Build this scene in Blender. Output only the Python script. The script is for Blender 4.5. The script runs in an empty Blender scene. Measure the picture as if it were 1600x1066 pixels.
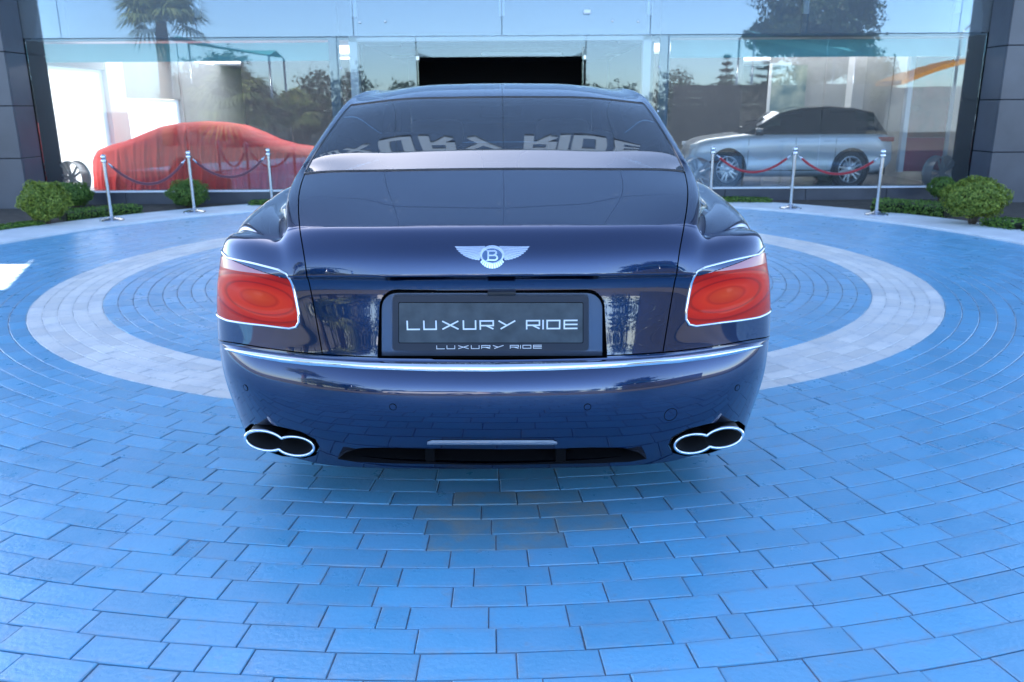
import bpy, bmesh, math, random
import numpy as np
from mathutils import Vector, Matrix
from mathutils.bvhtree import BVHTree
random.seed(7); RNG = np.random.default_rng(7)
rad = math.radians
S = bpy.context.scene
COL = S.collection

# ------------------------------------------------------------------ camera
F_PX, PITCH, ROLL, EYE = 1300.0, 0.27409, -0.00631, 1.42
_c, _s, _cp, _sp = math.cos(ROLL), math.sin(ROLL), math.cos(PITCH), math.sin(PITCH)
V_R = Vector((_c, _s*_sp, _s*_cp)); V_U = Vector((-_s, _c*_sp, _c*_cp)); V_F = Vector((0, _cp, -_sp))
cam_d = bpy.data.cameras.new('camera'); cam = bpy.data.objects.new('camera', cam_d); COL.objects.link(cam)
cam.matrix_world = Matrix(((V_R.x, V_U.x, -V_F.x, 0), (V_R.y, V_U.y, -V_F.y, 0), (V_R.z, V_U.z, -V_F.z, EYE), (0, 0, 0, 1)))
cam_d.sensor_width = 36.0; cam_d.lens = F_PX/1600*36; cam_d.clip_start = .05; cam_d.clip_end = 2000
cam_d.dof.use_dof = True; cam_d.dof.focus_distance = 2.8; cam_d.dof.aperture_fstop = 4.5
S.camera = cam
# ------------------------------------------------------------------ sky and sun
SUN_AZ, SUN_EL = rad(21), rad(36)          # 21 degrees left of the building's normal, behind the building
world = bpy.data.worlds.new('World'); S.world = world; world.use_nodes = True
wn = world.node_tree.nodes; wl = world.node_tree.links
sky = wn.new('ShaderNodeTexSky'); sky.sky_type = 'NISHITA'; sky.sun_disc = False
sky.sun_elevation = SUN_EL; sky.sun_rotation = -SUN_AZ; sky.air_density = 0.7; sky.dust_density = 0.6; sky.ozone_density = 1.5; sky.altitude = 200
bg = wn['Background']; bg.inputs[1].default_value = 0.15; wl.new(sky.outputs[0], bg.inputs[0])
sl = bpy.data.lights.new('sun', 'SUN'); sl.energy = 4.0; sl.angle = rad(.53); sl.color = (1, .95, .87)
so = bpy.data.objects.new('sun', sl); COL.objects.link(so)
sdir = Vector((-math.sin(SUN_AZ)*math.cos(SUN_EL), math.cos(SUN_AZ)*math.cos(SUN_EL), math.sin(SUN_EL)))
so.rotation_euler = (-sdir).to_track_quat('-Z', 'Y').to_euler(); so.location = sdir*60
S.view_settings.view_transform = 'Standard'; S.view_settings.look = 'None'; S.view_settings.gamma = 1
S.view_settings.use_curve_mapping = False; S.view_settings.exposure = 2.3
S.cycles.max_bounces = 10; S.cycles.transparent_max_bounces = 24; S.cycles.glossy_bounces = 6

# ------------------------------------------------------------------ helpers
def ray(px, py):
    X = (px-800)/F_PX; Y = -(py-533)/F_PX
    return V_F + V_R*X + V_U*Y
def at(px, py, Y):                          # point of the photograph at a known distance in front of the viewer
    d = ray(px, py); t = Y/d.y; return Vector((d.x*t, Y, EYE+d.z*t))
def ground(px, py, z=0):
    d = ray(px, py); t = (z-EYE)/d.z; return Vector((d.x*t, d.y*t, z))
def tag(o, label=None, cat=None, group=None, kind=None):
    if label: o['label'] = label
    if cat: o['category'] = cat
    if group: o['group'] = group
    if kind: o['kind'] = kind
    return o
def empty(name, loc=(0, 0, 0), rz=0, parent=None):
    o = bpy.data.objects.new(name, None); COL.objects.link(o); o.location = loc; o.rotation_euler = (0, 0, rz); o.empty_display_size = .1
    if parent: o.parent = parent
    return o
def link(name, me, parent=None, mats=None, smooth=None):
    if mats is not None:
        for m in (mats if isinstance(mats, (list, tuple)) else [mats]): me.materials.append(m)
    o = bpy.data.objects.new(name, me); COL.objects.link(o)
    if parent: o.parent = parent
    if smooth is True: me.shade_smooth()
    return o
class MB:
    """collects shapes for one mesh"""
    def __init__(s): s.v = []; s.f = []; s.m = []
    def add(s, v, f, mi=0):
        k = len(s.v); s.v += [tuple(p) for p in v]; s.f += [tuple(i+k for i in q) for q in f]; s.m += [mi]*len(f); return s
    def box(s, a, b, mi=0, bev=0):
        x0, y0, z0 = a; x1, y1, z1 = b
        if bev <= 0:
            return s.add([(x0,y0,z0),(x1,y0,z0),(x1,y1,z0),(x0,y1,z0),(x0,y0,z1),(x1,y0,z1),(x1,y1,z1),(x0,y1,z1)],
                         [(3,2,1,0),(4,5,6,7),(0,1,5,4),(1,2,6,5),(2,3,7,6),(3,0,4,7)], mi)
        bm = bmesh.new(); bmesh.ops.create_cube(bm, size=1)
        for v in bm.verts: v.co = Vector(((x0+x1)/2+v.co.x*(x1-x0), (y0+y1)/2+v.co.y*(y1-y0), (z0+z1)/2+v.co.z*(z1-z0)))
        bmesh.ops.bevel(bm, geom=bm.edges[:], offset=bev, segments=2, affect='EDGES', profile=.5)
        bm.verts.index_update(); s.add([v.co for v in bm.verts], [[v.index for v in f.verts] for f in bm.faces], mi); bm.free(); return s
    def tube(s, pts, r, n=8, mi=0, closed=False, cap=True):
        pts = [Vector(p) for p in pts]; N = len(pts); rr = r if isinstance(r, (list, tuple)) else [r]*N
        vs = []; up = None
        for i, p in enumerate(pts):
            a = pts[(i-1) % N] if (closed or i > 0) else p; b = pts[(i+1) % N] if (closed or i < N-1) else p
            t = (b-a).normalized()
            if up is None: up = t.orthogonal().normalized()
            up = (up - t*up.dot(t)).normalized(); w = t.cross(up)
            for k in range(n):
                g = 2*math.pi*k/n; vs.append(p+(up*math.cos(g)+w*math.sin(g))*rr[i])
        fs = []
        for i in range(N if closed else N-1):
            j = (i+1) % N
            for k in range(n): fs.append((i*n+k, i*n+(k+1) % n, j*n+(k+1) % n, j*n+k))
        if cap and not closed: fs.append(tuple(range(n-1, -1, -1))); fs.append(tuple((N-1)*n+k for k in range(n)))
        return s.add(vs, fs, mi)
    def lathe(s, prof, n=24, mi=0, c=(0, 0, 0), axis='z'):
        vs = []; fs = []
        for (r, z) in prof:
            for k in range(n):
                g = 2*math.pi*k/n; p = (r*math.cos(g), r*math.sin(g), z)
                if axis == 'y': p = (p[0], p[2], p[1])
                if axis == 'x': p = (p[2], p[0], p[1])
                vs.append((p[0]+c[0], p[1]+c[1], p[2]+c[2]))
        for i in range(len(prof)-1):
            for k in range(n):
                q = (i*n+k, i*n+(k+1) % n, (i+1)*n+(k+1) % n, (i+1)*n+k)
                fs.append(q[::-1] if axis == 'y' else q)
        return s.add(vs, fs, mi)
    def prism(s, poly, d, mi=0):             # poly: 3-D outline, d: extrusion vector
        d = Vector(d); n = len(poly); vs = [Vector(p) for p in poly]; vs += [p+d for p in vs]
        fs = [tuple(range(n-1, -1, -1)), tuple(range(n, 2*n))]+[(i, (i+1) % n, n+(i+1) % n, n+i) for i in range(n)]
        return s.add(vs, fs, mi)
    def build(s, name, mats, parent=None, smooth=None, loc=None):
        me = bpy.data.meshes.new(name); me.from_pydata(s.v, [], s.f)
        for m in (mats if isinstance(mats, (list, tuple)) else [mats]): me.materials.append(m)
        if any(s.m): me.polygons.foreach_set('material_index', s.m)
        bm = bmesh.new(); bm.from_mesh(me); bmesh.ops.recalc_face_normals(bm, faces=bm.faces[:]); bm.to_mesh(me); bm.free()
        if smooth:
            me.shade_smooth()
            if smooth is not True: me.set_sharp_from_angle(angle=rad(smooth))
        o = link(name, me, parent)
        if loc is not None: o.location = loc
        return o
def copy_tree(o, parent=None):
    c = o.copy(); COL.objects.link(c); c.parent = parent
    for ch in [x for x in bpy.data.objects if x.parent == o]: copy_tree(ch, c)
    return c

# ------------------------------------------------------------------ materials
def mat(name, col, rough=.5, metal=0, coat=0, spec=.5, var=0, vscale=6, bump=0, bscale=40, coat_rough=.03, ior=1.5, trans=0, sheen=0, col2=None, coat_ior=1.5):
    m = bpy.data.materials.new(name); m.use_nodes = True; nt = m.node_tree; b = nt.nodes['Principled BSDF']
    b.inputs['Base Color'].default_value = (*col, 1); b.inputs['Roughness'].default_value = rough; b.inputs['Metallic'].default_value = metal
    b.inputs['Coat Weight'].default_value = coat; b.inputs['Coat Roughness'].default_value = coat_rough; b.inputs['Coat IOR'].default_value = coat_ior
    b.inputs['IOR'].default_value = ior; b.inputs['Specular IOR Level'].default_value = spec
    b.inputs['Transmission Weight'].default_value = trans; b.inputs['Sheen Weight'].default_value = sheen
    if var or bump:
        tc = nt.nodes.new('ShaderNodeTexCoord')
    if var:
        n = nt.nodes.new('ShaderNodeTexNoise'); n.inputs['Scale'].default_value = vscale; n.inputs['Detail'].default_value = 6
        nt.links.new(tc.outputs['Object'], n.inputs['Vector'])
        r = nt.nodes.new('ShaderNodeValToRGB'); c2 = col2 or tuple(min(1, c*(1+var)) for c in col)
        r.color_ramp.elements[0].position = .3; r.color_ramp.elements[0].color = (*[c*(1-var) for c in col], 1)
        r.color_ramp.elements[1].position = .72; r.color_ramp.elements[1].color = (*c2, 1)
        nt.links.new(n.outputs['Fac'], r.inputs[0]); nt.links.new(r.outputs[0], b.inputs['Base Color'])
    if bump:
        n2 = nt.nodes.new('ShaderNodeTexNoise'); n2.inputs['Scale'].default_value = bscale; n2.inputs['Detail'].default_value = 5
        nt.links.new(tc.outputs['Object'], n2.inputs['Vector'])
        bp = nt.nodes.new('ShaderNodeBump'); bp.inputs['Strength'].default_value = bump; bp.inputs['Distance'].default_value = .01
        nt.links.new(n2.outputs['Fac'], bp.inputs['Height']); nt.links.new(bp.outputs[0], b.inputs['Normal'])
    return m
def glass(name, tint, ior=1.5, rough=0.0, refl=(1, 1, 1), wav=0, veil=0):
    m = bpy.data.materials.new(name); m.use_nodes = True; nt = m.node_tree; nt.nodes.remove(nt.nodes['Principled BSDF'])
    out = nt.nodes['Material Output']; t = nt.nodes.new('ShaderNodeBsdfTransparent'); t.inputs[0].default_value = (*tint, 1)
    g = nt.nodes.new('ShaderNodeBsdfGlossy'); g.inputs['Roughness'].default_value = rough; g.inputs['Color'].default_value = (*refl, 1)
    fr = nt.nodes.new('ShaderNodeFresnel'); fr.inputs['IOR'].default_value = ior
    mx = nt.nodes.new('ShaderNodeMixShader'); nt.links.new(fr.outputs[0], mx.inputs[0]); nt.links.new(t.outputs[0], mx.inputs[1]); nt.links.new(g.outputs[0], mx.inputs[2])
    if veil:                                  # pale diffuse veil mixed over the pane in place of haze
        df = nt.nodes.new('ShaderNodeBsdfDiffuse'); df.inputs[0].default_value = (.75, .76, .76, 1); m2 = nt.nodes.new('ShaderNodeMixShader'); m2.inputs[0].default_value = veil
        nt.links.new(mx.outputs[0], m2.inputs[1]); nt.links.new(df.outputs[0], m2.inputs[2]); mx = m2
    nt.links.new(mx.outputs[0], out.inputs[0])
    if wav:
        tc = nt.nodes.new('ShaderNodeTexCoord'); n = nt.nodes.new('ShaderNodeTexNoise'); n.inputs['Scale'].default_value = .7; n.inputs['Detail'].default_value = 1
        bp = nt.nodes.new('ShaderNodeBump'); bp.inputs['Strength'].default_value = wav; bp.inputs['Distance'].default_value = .02
        nt.links.new(tc.outputs['Object'], n.inputs['Vector']); nt.links.new(n.outputs['Fac'], bp.inputs['Height']); nt.links.new(bp.outputs[0], g.inputs['Normal'])
    return m
def leafmat(name, c1, c2, trans=.35, scale=3):
    m = bpy.data.materials.new(name); m.use_nodes = True; nt = m.node_tree; b = nt.nodes['Principled BSDF']; out = nt.nodes['Material Output']
    at_ = nt.nodes.new('ShaderNodeAttribute'); at_.attribute_name = 'shade'
    r = nt.nodes.new('ShaderNodeValToRGB'); r.color_ramp.elements[0].color = (*c1, 1); r.color_ramp.elements[1].color = (*c2, 1)
    nt.links.new(at_.outputs['Fac'], r.inputs[0]); nt.links.new(r.outputs[0], b.inputs['Base Color']); b.inputs['Roughness'].default_value = .5
    tr = nt.nodes.new('ShaderNodeBsdfTranslucent'); nt.links.new(r.outputs[0], tr.inputs[0]); mx = nt.nodes.new('ShaderNodeMixShader'); mx.inputs[0].default_value = trans
    nt.links.new(b.outputs[0], mx.inputs[1]); nt.links.new(tr.outputs[0], mx.inputs[2]); nt.links.new(mx.outputs[0], out.inputs[0])
    return m

def paver_mat(name, base, worn, grime, per_object, rough, dirt=0):
    m = bpy.data.materials.new(name); m.use_nodes = True; nt = m.node_tree; b = nt.nodes['Principled BSDF']; L = nt.links.new
    geo = nt.nodes.new('ShaderNodeNewGeometry')
    def noise(s, d, lo, hi):
        n = nt.nodes.new('ShaderNodeTexNoise'); n.inputs['Scale'].default_value = s; n.inputs['Detail'].default_value = d; n.inputs['Roughness'].default_value = .62
        L(geo.outputs['Position'], n.inputs['Vector']); mr = nt.nodes.new('ShaderNodeMapRange'); mr.inputs[1].default_value = lo; mr.inputs[2].default_value = hi
        L(n.outputs['Fac'], mr.inputs[0]); return mr.outputs[0]
    def mix(fac, a, c):
        x = nt.nodes.new('ShaderNodeMix'); x.data_type = 'RGBA'; L(fac, x.inputs[0])
        if isinstance(a, tuple): x.inputs[6].default_value = (*a, 1)
        else: L(a, x.inputs[6])
        if isinstance(c, tuple): x.inputs[7].default_value = (*c, 1)
        else: L(c, x.inputs[7])
        return x.outputs[2]
    if per_object:
        oi = nt.nodes.new('ShaderNodeObjectInfo'); rnd = oi.outputs['Random']
    else:
        a = nt.nodes.new('ShaderNodeAttribute'); a.attribute_name = 'shade'; rnd = a.outputs['Fac']
    b.inputs['Specular IOR Level'].default_value = .95
    dark = tuple(c*.88 for c in base); light = tuple(min(1, c*1.10) for c in base)
    c = mix(rnd, dark, light)
    mu = nt.nodes.new('ShaderNodeMath'); mu.operation = 'MULTIPLY'; mu.inputs[1].default_value = .5; L(noise(3.2, 8, .42, .72), mu.inputs[0])
    c = mix(mu.outputs[0], c, worn)
    mu2 = nt.nodes.new('ShaderNodeMath'); mu2.operation = 'MULTIPLY'; mu2.inputs[1].default_value = .75; L(noise(11-4*dirt, 10, .62-.16*dirt, .80-.08*dirt), mu2.inputs[0])
    c = mix(mu2.outputs[0], c, grime)
    sp = noise(160, 3, .73, .77); c = mix(sp, c, tuple(min(1, v*1.6+.1) for v in base))
    at2 = nt.nodes.new('ShaderNodeAttribute'); at2.attribute_name = 'edge'
    mu3 = nt.nodes.new('ShaderNodeMath'); mu3.operation = 'MULTIPLY'; L(at2.outputs['Fac'], mu3.inputs[0]); L(noise(24, 6, .38, .66), mu3.inputs[1])
    c = mix(mu3.outputs[0], c, grime)
    L(c, b.inputs['Base Color'])
    mr = nt.nodes.new('ShaderNodeMapRange'); mr.inputs[3].default_value = rough-.07; mr.inputs[4].default_value = rough+.13; L(noise(7, 6, .3, .7), mr.inputs[0]); L(mr.outputs[0], b.inputs['Roughness'])
    bp = nt.nodes.new('ShaderNodeBump'); bp.inputs['Strength'].default_value = .45; bp.inputs['Distance'].default_value = .004
    nb = nt.nodes.new('ShaderNodeTexNoise'); nb.inputs['Scale'].default_value = 60; nb.inputs['Detail'].default_value = 9; L(geo.outputs['Position'], nb.inputs['Vector'])
    L(nb.outputs['Fac'], bp.inputs['Height']); L(bp.outputs[0], b.inputs['Normal'])
    return m
BLUE = (.125, .405, .60); WHITE = (.84, .79, .71)
M = {}
M['blue'] = paver_mat('blue painted paver', BLUE, (.21, .43, .62), (.30, .32, .34), True, .31)
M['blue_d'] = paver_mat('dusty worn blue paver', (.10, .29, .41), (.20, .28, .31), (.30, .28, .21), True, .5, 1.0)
M['blue_s'] = paver_mat('blue painted paver field', BLUE, (.21, .43, .62), (.30, .32, .34), False, .31)
M['white_s'] = paver_mat('white painted paver field', WHITE, (.46, .52, .57), (.33, .35, .38), False, .45)
M['joint'] = mat('joint sand and old paint', (.13, .26, .40), .9, var=.45, vscale=5, col2=(.30, .29, .30), bump=.5, bscale=120)
M['conc'] = mat('painted concrete band', (.76, .77, .76), .6, var=.12, vscale=3, bump=.25)
M['ground'] = mat('dusty ground', (.15, .13, .10), .95, var=.2, vscale=.4, bump=.3, bscale=6)
M['road'] = mat('worn asphalt', (.12, .11, .10), .9, var=.2, vscale=.8, bump=.3, bscale=30)
M['soil'] = mat('planting soil', (.07, .055, .04), 1, var=.3, vscale=8, bump=.8, bscale=30)
M['paint'] = mat('dark navy car paint', (.008, .026, .085), .26, metal=1, coat=1, coat_rough=.012, coat_ior=1.75, spec=.5)
M['chrome'] = mat('chrome', (.86, .87, .88), .05, metal=1)
M['brushed'] = mat('brushed steel', (.62, .63, .65), .22, metal=1)
M['black'] = mat('black plastic', (.012, .012, .014), .45)
M['gloss_black'] = mat('gloss black', (.008, .008, .01), .12, coat=.6)
M['void'] = mat('dark cavity', (.006, .006, .007), .8, spec=.05)
M['rubber'] = mat('tyre rubber', (.018, .018, .019), .75, bump=.2, bscale=80)
M['carglass'] = glass('tinted car glass', (.36, .39, .40), 2.5, veil=.04)
M['leather'] = mat('beige leather', (.55, .46, .34), .5, bump=.1, bscale=60)
M['carpet'] = mat('dark cabin lining', (.05, .052, .058), .8)
M['shopglass'] = glass('showroom glass', (.90, .93, .94), 1.72, wav=.05, refl=(.66, .79, .88), veil=.035)
M['edgeglass'] = glass('green glass door', (.55, .72, .70), 1.7)
M['spandrel'] = glass('spandrel glass', (.80, .88, .93), 2.1, wav=.05, refl=(.56, .66, .75), veil=.10)
M['mirrorglass'] = glass('coated upper glass', (.80, .88, .93), 4.2, wav=.05, refl=(.88, .96, 1.0))
M['spanback'] = mat('pale blue spandrel lining', (.11, .16, .21), .7, var=.05, vscale=1)
M['upback'] = mat('pale upper lining', (.46, .53, .58), .7, var=.05, vscale=1)  # upper copy of the lining, its colour lightened to brighten the boot reflection
M['slate'] = mat('dark slate cladding', (.085, .092, .11), .34, var=.18, vscale=1.6, bump=.08, bscale=12)
M['slate2'] = mat('plinth slate', (.065, .07, .085), .45, var=.25, vscale=2.5, bump=.1, bscale=12)
M['whitewall'] = mat('white plaster', (.72, .73, .73), .8, var=.04, vscale=1)
M['greywall'] = mat('grey plaster', (.40, .41, .41), .85, var=.06, vscale=1)
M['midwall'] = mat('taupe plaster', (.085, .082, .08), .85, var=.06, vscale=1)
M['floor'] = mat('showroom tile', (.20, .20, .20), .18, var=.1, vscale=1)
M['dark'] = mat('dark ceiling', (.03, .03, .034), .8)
M['frame'] = mat('white aluminium', (.78, .80, .82), .4)
M['teal'] = mat('teal fabric', (.16, .50, .50), .8, var=.1, vscale=2)
M['redcloth'] = mat('red stretch cover', (.80, .016, .005), .65, bump=.5, bscale=7, var=.12, vscale=2.5)
M['redrope'] = mat('red velvet rope', (.36, .012, .018), .7, sheen=.5)
M['oldrope'] = mat('maroon rope', (.16, .035, .05), .7, sheen=.4)
M['silver'] = mat('silver car paint', (.78, .83, .88), .32, metal=.2, coat=.8)
M['pearl'] = mat('pearl white car paint', (.72, .70, .66), .3, coat=.8)
M['alloy'] = mat('silver alloy', (.75, .76, .78), .3, metal=.6)
M['darkalloy'] = mat('graphite alloy', (.42, .43, .44), .35, metal=.5)
M['frost'] = None

# ================================================================== SETTING
CX, CY = -.186, 7.483; R_IN, R_OUT, R_KERB = 3.207, 3.70, 5.58
mb = MB(); mb.add([(-400, -400, -.03), (400, -400, -.03), (400, 400, -.03), (-400, 400, -.03)], [(0, 1, 2, 3)])
tag(mb.build('ground', M['ground']), kind='structure')
mb = MB(); mb.add([(-200, -17, -.022), (200, -17, -.022), (200, -9.5, -.022), (-200, -9.5, -.022)], [(0, 1, 2, 3)])
tag(mb.build('road', M['road']), kind='structure')
# forecourt: a joint bed, then every paver with its own edges
fc = MB(); n = 96
fc.add([(CX, CY, -.006)]+[(CX+9.4*math.cos(2*math.pi*k/n), CY+9.4*math.sin(2*math.pi*k/n), -.006) for k in range(n)], [(0, 1+k, 1+(k+1) % n) for k in range(n)])
forecourt = tag(fc.build('forecourt', M['joint']), kind='structure')
ROW = (R_OUT-R_IN)/5.0*1.0
ROWB = .1086
LEN = .236
rows = []                                   # (r0, r1, white)
r = R_IN
while r > .12: rows.append((r-.1068, r, False)); r -= .1068
for k in range(5): rows.append((R_IN+k*ROW, R_IN+(k+1)*ROW, True))
r = R_OUT
while r < R_KERB-.03: rows.append((r, r+ROWB, False)); r += ROWB
R_LAST = r
while r < 9.2: rows.append((r, r+ROWB, 'front')); r += ROWB
def paver_shape(r0, r1, a0, a1, gap=.0018, bev=.0025, z=0, tilt=(0, 0), jit=0, seed=None):
    """outline of one paver as a ring sector, bevelled top; returns verts, faces, edge weights"""
    vs = []; ew = []
    rg = seed or random
    for lev, (ins, zz) in enumerate(((0, -.009), (0, -.0025), (bev, 0.0))):
        for (rr, aa, sr, sa) in ((r0, a0, 1, 1), (r0, a1, 1, -1), (r1, a1, -1, -1), (r1, a0, -1, 1)):
            R_ = rr+sr*(gap+ins); A_ = aa+sa*(gap+ins)/max(rr, .05)
            vs.append((R_*math.cos(A_), R_*math.sin(A_), zz+z)); ew.append(.6 if lev < 2 else .4)
    # inner top ring so that edge wear fades toward the middle
    for (rr, aa, sr, sa) in ((r0, a0, 1, 1), (r0, a1, 1, -1), (r1, a1, -1, -1), (r1, a0, -1, 1)):
        i2 = min(.02, (r1-r0)*.25); R_ = rr+sr*(gap+bev+i2); A_ = aa+sa*(gap+bev+i2)/max(rr, .05)
        vs.append((R_*math.cos(A_), R_*math.sin(A_), z+.0004)); ew.append(0.0)
    fs = []
    for l in range(3):
        for k in range(4): fs.append((l*4+k, l*4+(k+1) % 4, l*4+4+(k+1) % 4, l*4+4+k))
    fs.append((12, 13, 14, 15))
    fs = [q[::-1] for q in fs]
    return vs, fs, ew
def in_view(x, y):
    d = Vector((x, y, -EYE)); w = d.dot(V_F)
    if w < .2: return False
    X = 800+F_PX*d.dot(V_R)/w; Y = 533-F_PX*d.dot(V_U)/w
    return -60 < X < 1660 and 300 < Y < 1110
cands = []
for ri, (r0, r1, wh) in enumerate(rows):
    nn = max(5, round(2*math.pi*((r0+r1)/2)/LEN)); off = random.random()*.3+(ri % 2)*.5; da = 2*math.pi/nn
    js = [random.uniform(-.07, .07) for _ in range(nn)]
    k = 0
    for k in range(nn):
        a0 = (k+off+js[k])*da; a1 = (k+1+off+js[(k+1) % nn])*da
        am = (a0+a1)/2; x = CX+(r0+r1)/2*math.cos(am); y = CY+(r0+r1)/2*math.sin(am)
        if wh == 'front' and not (y < CY-1.5-(abs(x)*.1) or False): continue
        if y < -1.6: continue
        sp = [(a0, a1)]
        if random.random() < .035: m_ = a0+(a1-a0)*random.choice((.35, .5, .65)); sp = [(a0, m_), (m_, a1)]
        for (b0, b1) in sp: cands.append((math.hypot(x, y), x, y, r0, r1, b0, b1, wh is True, ri, nn))
vis = sorted([c for c in cands if in_view(c[1], c[2]) and not c[7]], key=lambda c: c[0])
# pavers hidden under the car are not the largest ones in view
vis = [c for c in vis if not (abs(c[1]+.066) < .9 and c[2] > 3.0)]
singles = vis[:300]; sset = set(id(c) for c in singles)
cache = {}
for c in singles:
    _, x, y, r0, r1, a0, a1, wh, ri, nn = c
    q = round((a1-a0)*1500)                    # alike pieces of a row share their mesh
    key = (ri, q)
    if key not in cache:
        h_ = (a1-a0)/2; vs, fs, ew = paver_shape(r0, r1, -h_, h_)
        me = bpy.data.meshes.new('paver'); me.from_pydata(vs, [], fs); at_ = me.attributes.new('edge', 'FLOAT', 'POINT'); at_.data.foreach_set('value', ew)
        me.materials.append(M['blue']); cache[key] = (me, h_)
    me, h_ = cache[key]
    o = bpy.data.objects.new('paver', me); COL.objects.link(o); o.parent = forecourt
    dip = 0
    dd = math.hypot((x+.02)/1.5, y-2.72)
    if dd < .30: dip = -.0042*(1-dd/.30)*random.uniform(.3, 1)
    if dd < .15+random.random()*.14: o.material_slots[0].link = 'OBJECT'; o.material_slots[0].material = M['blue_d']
    o.location = (CX, CY, random.uniform(-.0012, .0012)+dip); o.rotation_euler = (random.uniform(-.0004, .0004), random.uniform(-.0004, .0004), (a0+a1)/2)
for wh, nm in ((False, 'paver_field'), (True, 'paver_ring')):
    V = []; Fc = []; E_ = []; SH = []
    for c in cands:
        if id(c) in sset or c[7] != wh: continue
        vs, fs, ew = paver_shape(c[3], c[4], c[5], c[6], z=random.uniform(-.0012, .0012), gap=.0018 if not wh else .0004)
        k = len(V); V += [(v[0]+CX, v[1]+CY, v[2]) for v in vs]; Fc += [tuple(i+k for i in f) for f in fs]; E_ += ew; SH += [random.random()]*len(vs)
    me = bpy.data.meshes.new(nm); me.from_pydata(V, [], Fc)
    me.attributes.new('edge', 'FLOAT', 'POINT').data.foreach_set('value', E_); me.attributes.new('shade', 'FLOAT', 'POINT').data.foreach_set('value', SH)
    tag(link(nm, me, forecourt, M['white_s'] if wh else M['blue_s']), kind='stuff')
# white kerb band round the far half, then the planting bed
def arc_band(r0, r1, z0, z1, a0, a1, n=90, bev=.012):
    mb = MB(); prof = [(r0, z0), (r0, z1-bev), (r0+bev, z1), (r1-bev, z1), (r1, z1-bev), (r1, z0)]; vs = []; fs = []
    for k in range(n+1):
        a = a0+(a1-a0)*k/n
        for (q, z) in prof: vs.append((CX+q*math.cos(a), CY+q*math.sin(a), z))
    p = len(prof)
    for k in range(n):
        for j in range(p-1): fs.append((k*p+j, k*p+j+1, (k+1)*p+j+1, (k+1)*p+j))
    return mb.add(vs, fs)
tag(arc_band(R_LAST+.004, 6.50, -.02, .028, rad(-14), rad(194)).build('kerb', M['conc'], smooth=30), kind='structure')
tag(arc_band(6.504, 13.5, -.03, .012, rad(-10), rad(190)).build('planting_bed', M['soil']), kind='structure')
# ================================================================== SHOWROOM BUILDING
YF = 13.0
GX = [-7.15, -4.92, -2.50, 2.25, 4.70, 7.03]     # glass joints
ZS, ZT = .20, 2.42                               # sill, ceiling edge
H = 11.4
bld = tag(empty('showroom_building', (0, YF, 0)), 'glass fronted car showroom with dark slate corner columns', 'building')
def bx(name, a, b, m, parent=bld, bev=0, smooth=None):
    mb = MB(); mb.box((a[0], a[1]-YF, a[2]), (b[0], b[1]-YF, b[2]), 0, bev); return mb.build(name, m, parent, smooth)
# plinth slabs with open joints and a white sill
pl = bx('plinth', (-7.2, YF+.03, -.02), (7.1, YF+.3, ZS-.004), M['void'])
for (xa, xb) in ((-7.15, -2.3), (2.05, 7.03)):
    nn = 4; w = (xb-xa)/nn
    for k in range(nn): bx('plinth_slab', (xa+k*w+.004, YF-.05, 0), (xa+(k+1)*w-.004, YF+.028, ZS-.012), M['slate2'], pl, .003)
    bx('sill', (xa, YF-.075, ZS-.010), (xb, YF+.05, ZS+.012), M['frame'], bev=.003)
# ground-floor panes
PANES = [(-7.15, -4.92), (-4.92, -2.56), (-2.56, -1.39), (1.12, 2.34), (2.34, 4.70), (4.70, 7.03)]
for k, (xa, xb) in enumerate(PANES):
    z0 = ZS+.014 if abs(xa) > 2.3 or xb > 4 else .02
    bx('glass_pane', (xa+.006, YF, z0), (xb-.006, YF+.012, ZT+.004), M['shopglass'])
bx('glass_pane', (-1.384, YF, 2.14), (1.114, YF+.012, ZT+.004), M['shopglass'])
# white frame line at the ceiling edge and jambs
bx('frame_rail', (-7.15, YF+.02, ZT-.012), (-2.6, YF+.10, ZT+.006), M['spanback'])
bx('frame_rail', (2.36, YF+.02, ZT-.012), (7.03, YF+.10, ZT+.006), M['spanback'])
for x in (-2.62, 2.30): bx('frame_jamb', (x-.07, YF+.03, 0), (x+.07, YF+.16, ZT+.5), M['spanback'])
for x in (-2.36, 2.06): bx('portal_jamb', (x-.06, YF+.22, 0), (x+.06, YF+.40, ZT+.02), M['frame'])
bx('portal_head', (-2.42, YF+.22, ZT-.04), (2.12, YF+.40, ZT+.04), M['frame'])
# door leaves, open toward the forecourt
for s, x, ang in ((-1, -1.37, rad(-84)), (1, 1.10, rad(84))):
    d = empty('door_leaf', (x, -.02, 0), 0, bld)
    mb = MB(); mb.box((0 if s < 0 else -1.2, -.006, .02), (1.2 if s < 0 else 0, .006, 2.20)); g = mb.build('pane', M['edgeglass'], d)
    for (za, zb) in ((2.09, 2.15), (.02, .10)): mb = MB(); mb.box((-.07, -.02, za), (.10, .02, zb), 0, .004); mb.build('hinge', M['brushed'], d)
    mb = MB(); xx = 1.1*(1 if s < 0 else -1); mb.tube([(xx, -.05, .7), (xx, -.05, 1.6)], .014); mb.build('handle', M['brushed'], d, True)
    d.rotation_euler = (0, 0, ang)
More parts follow.
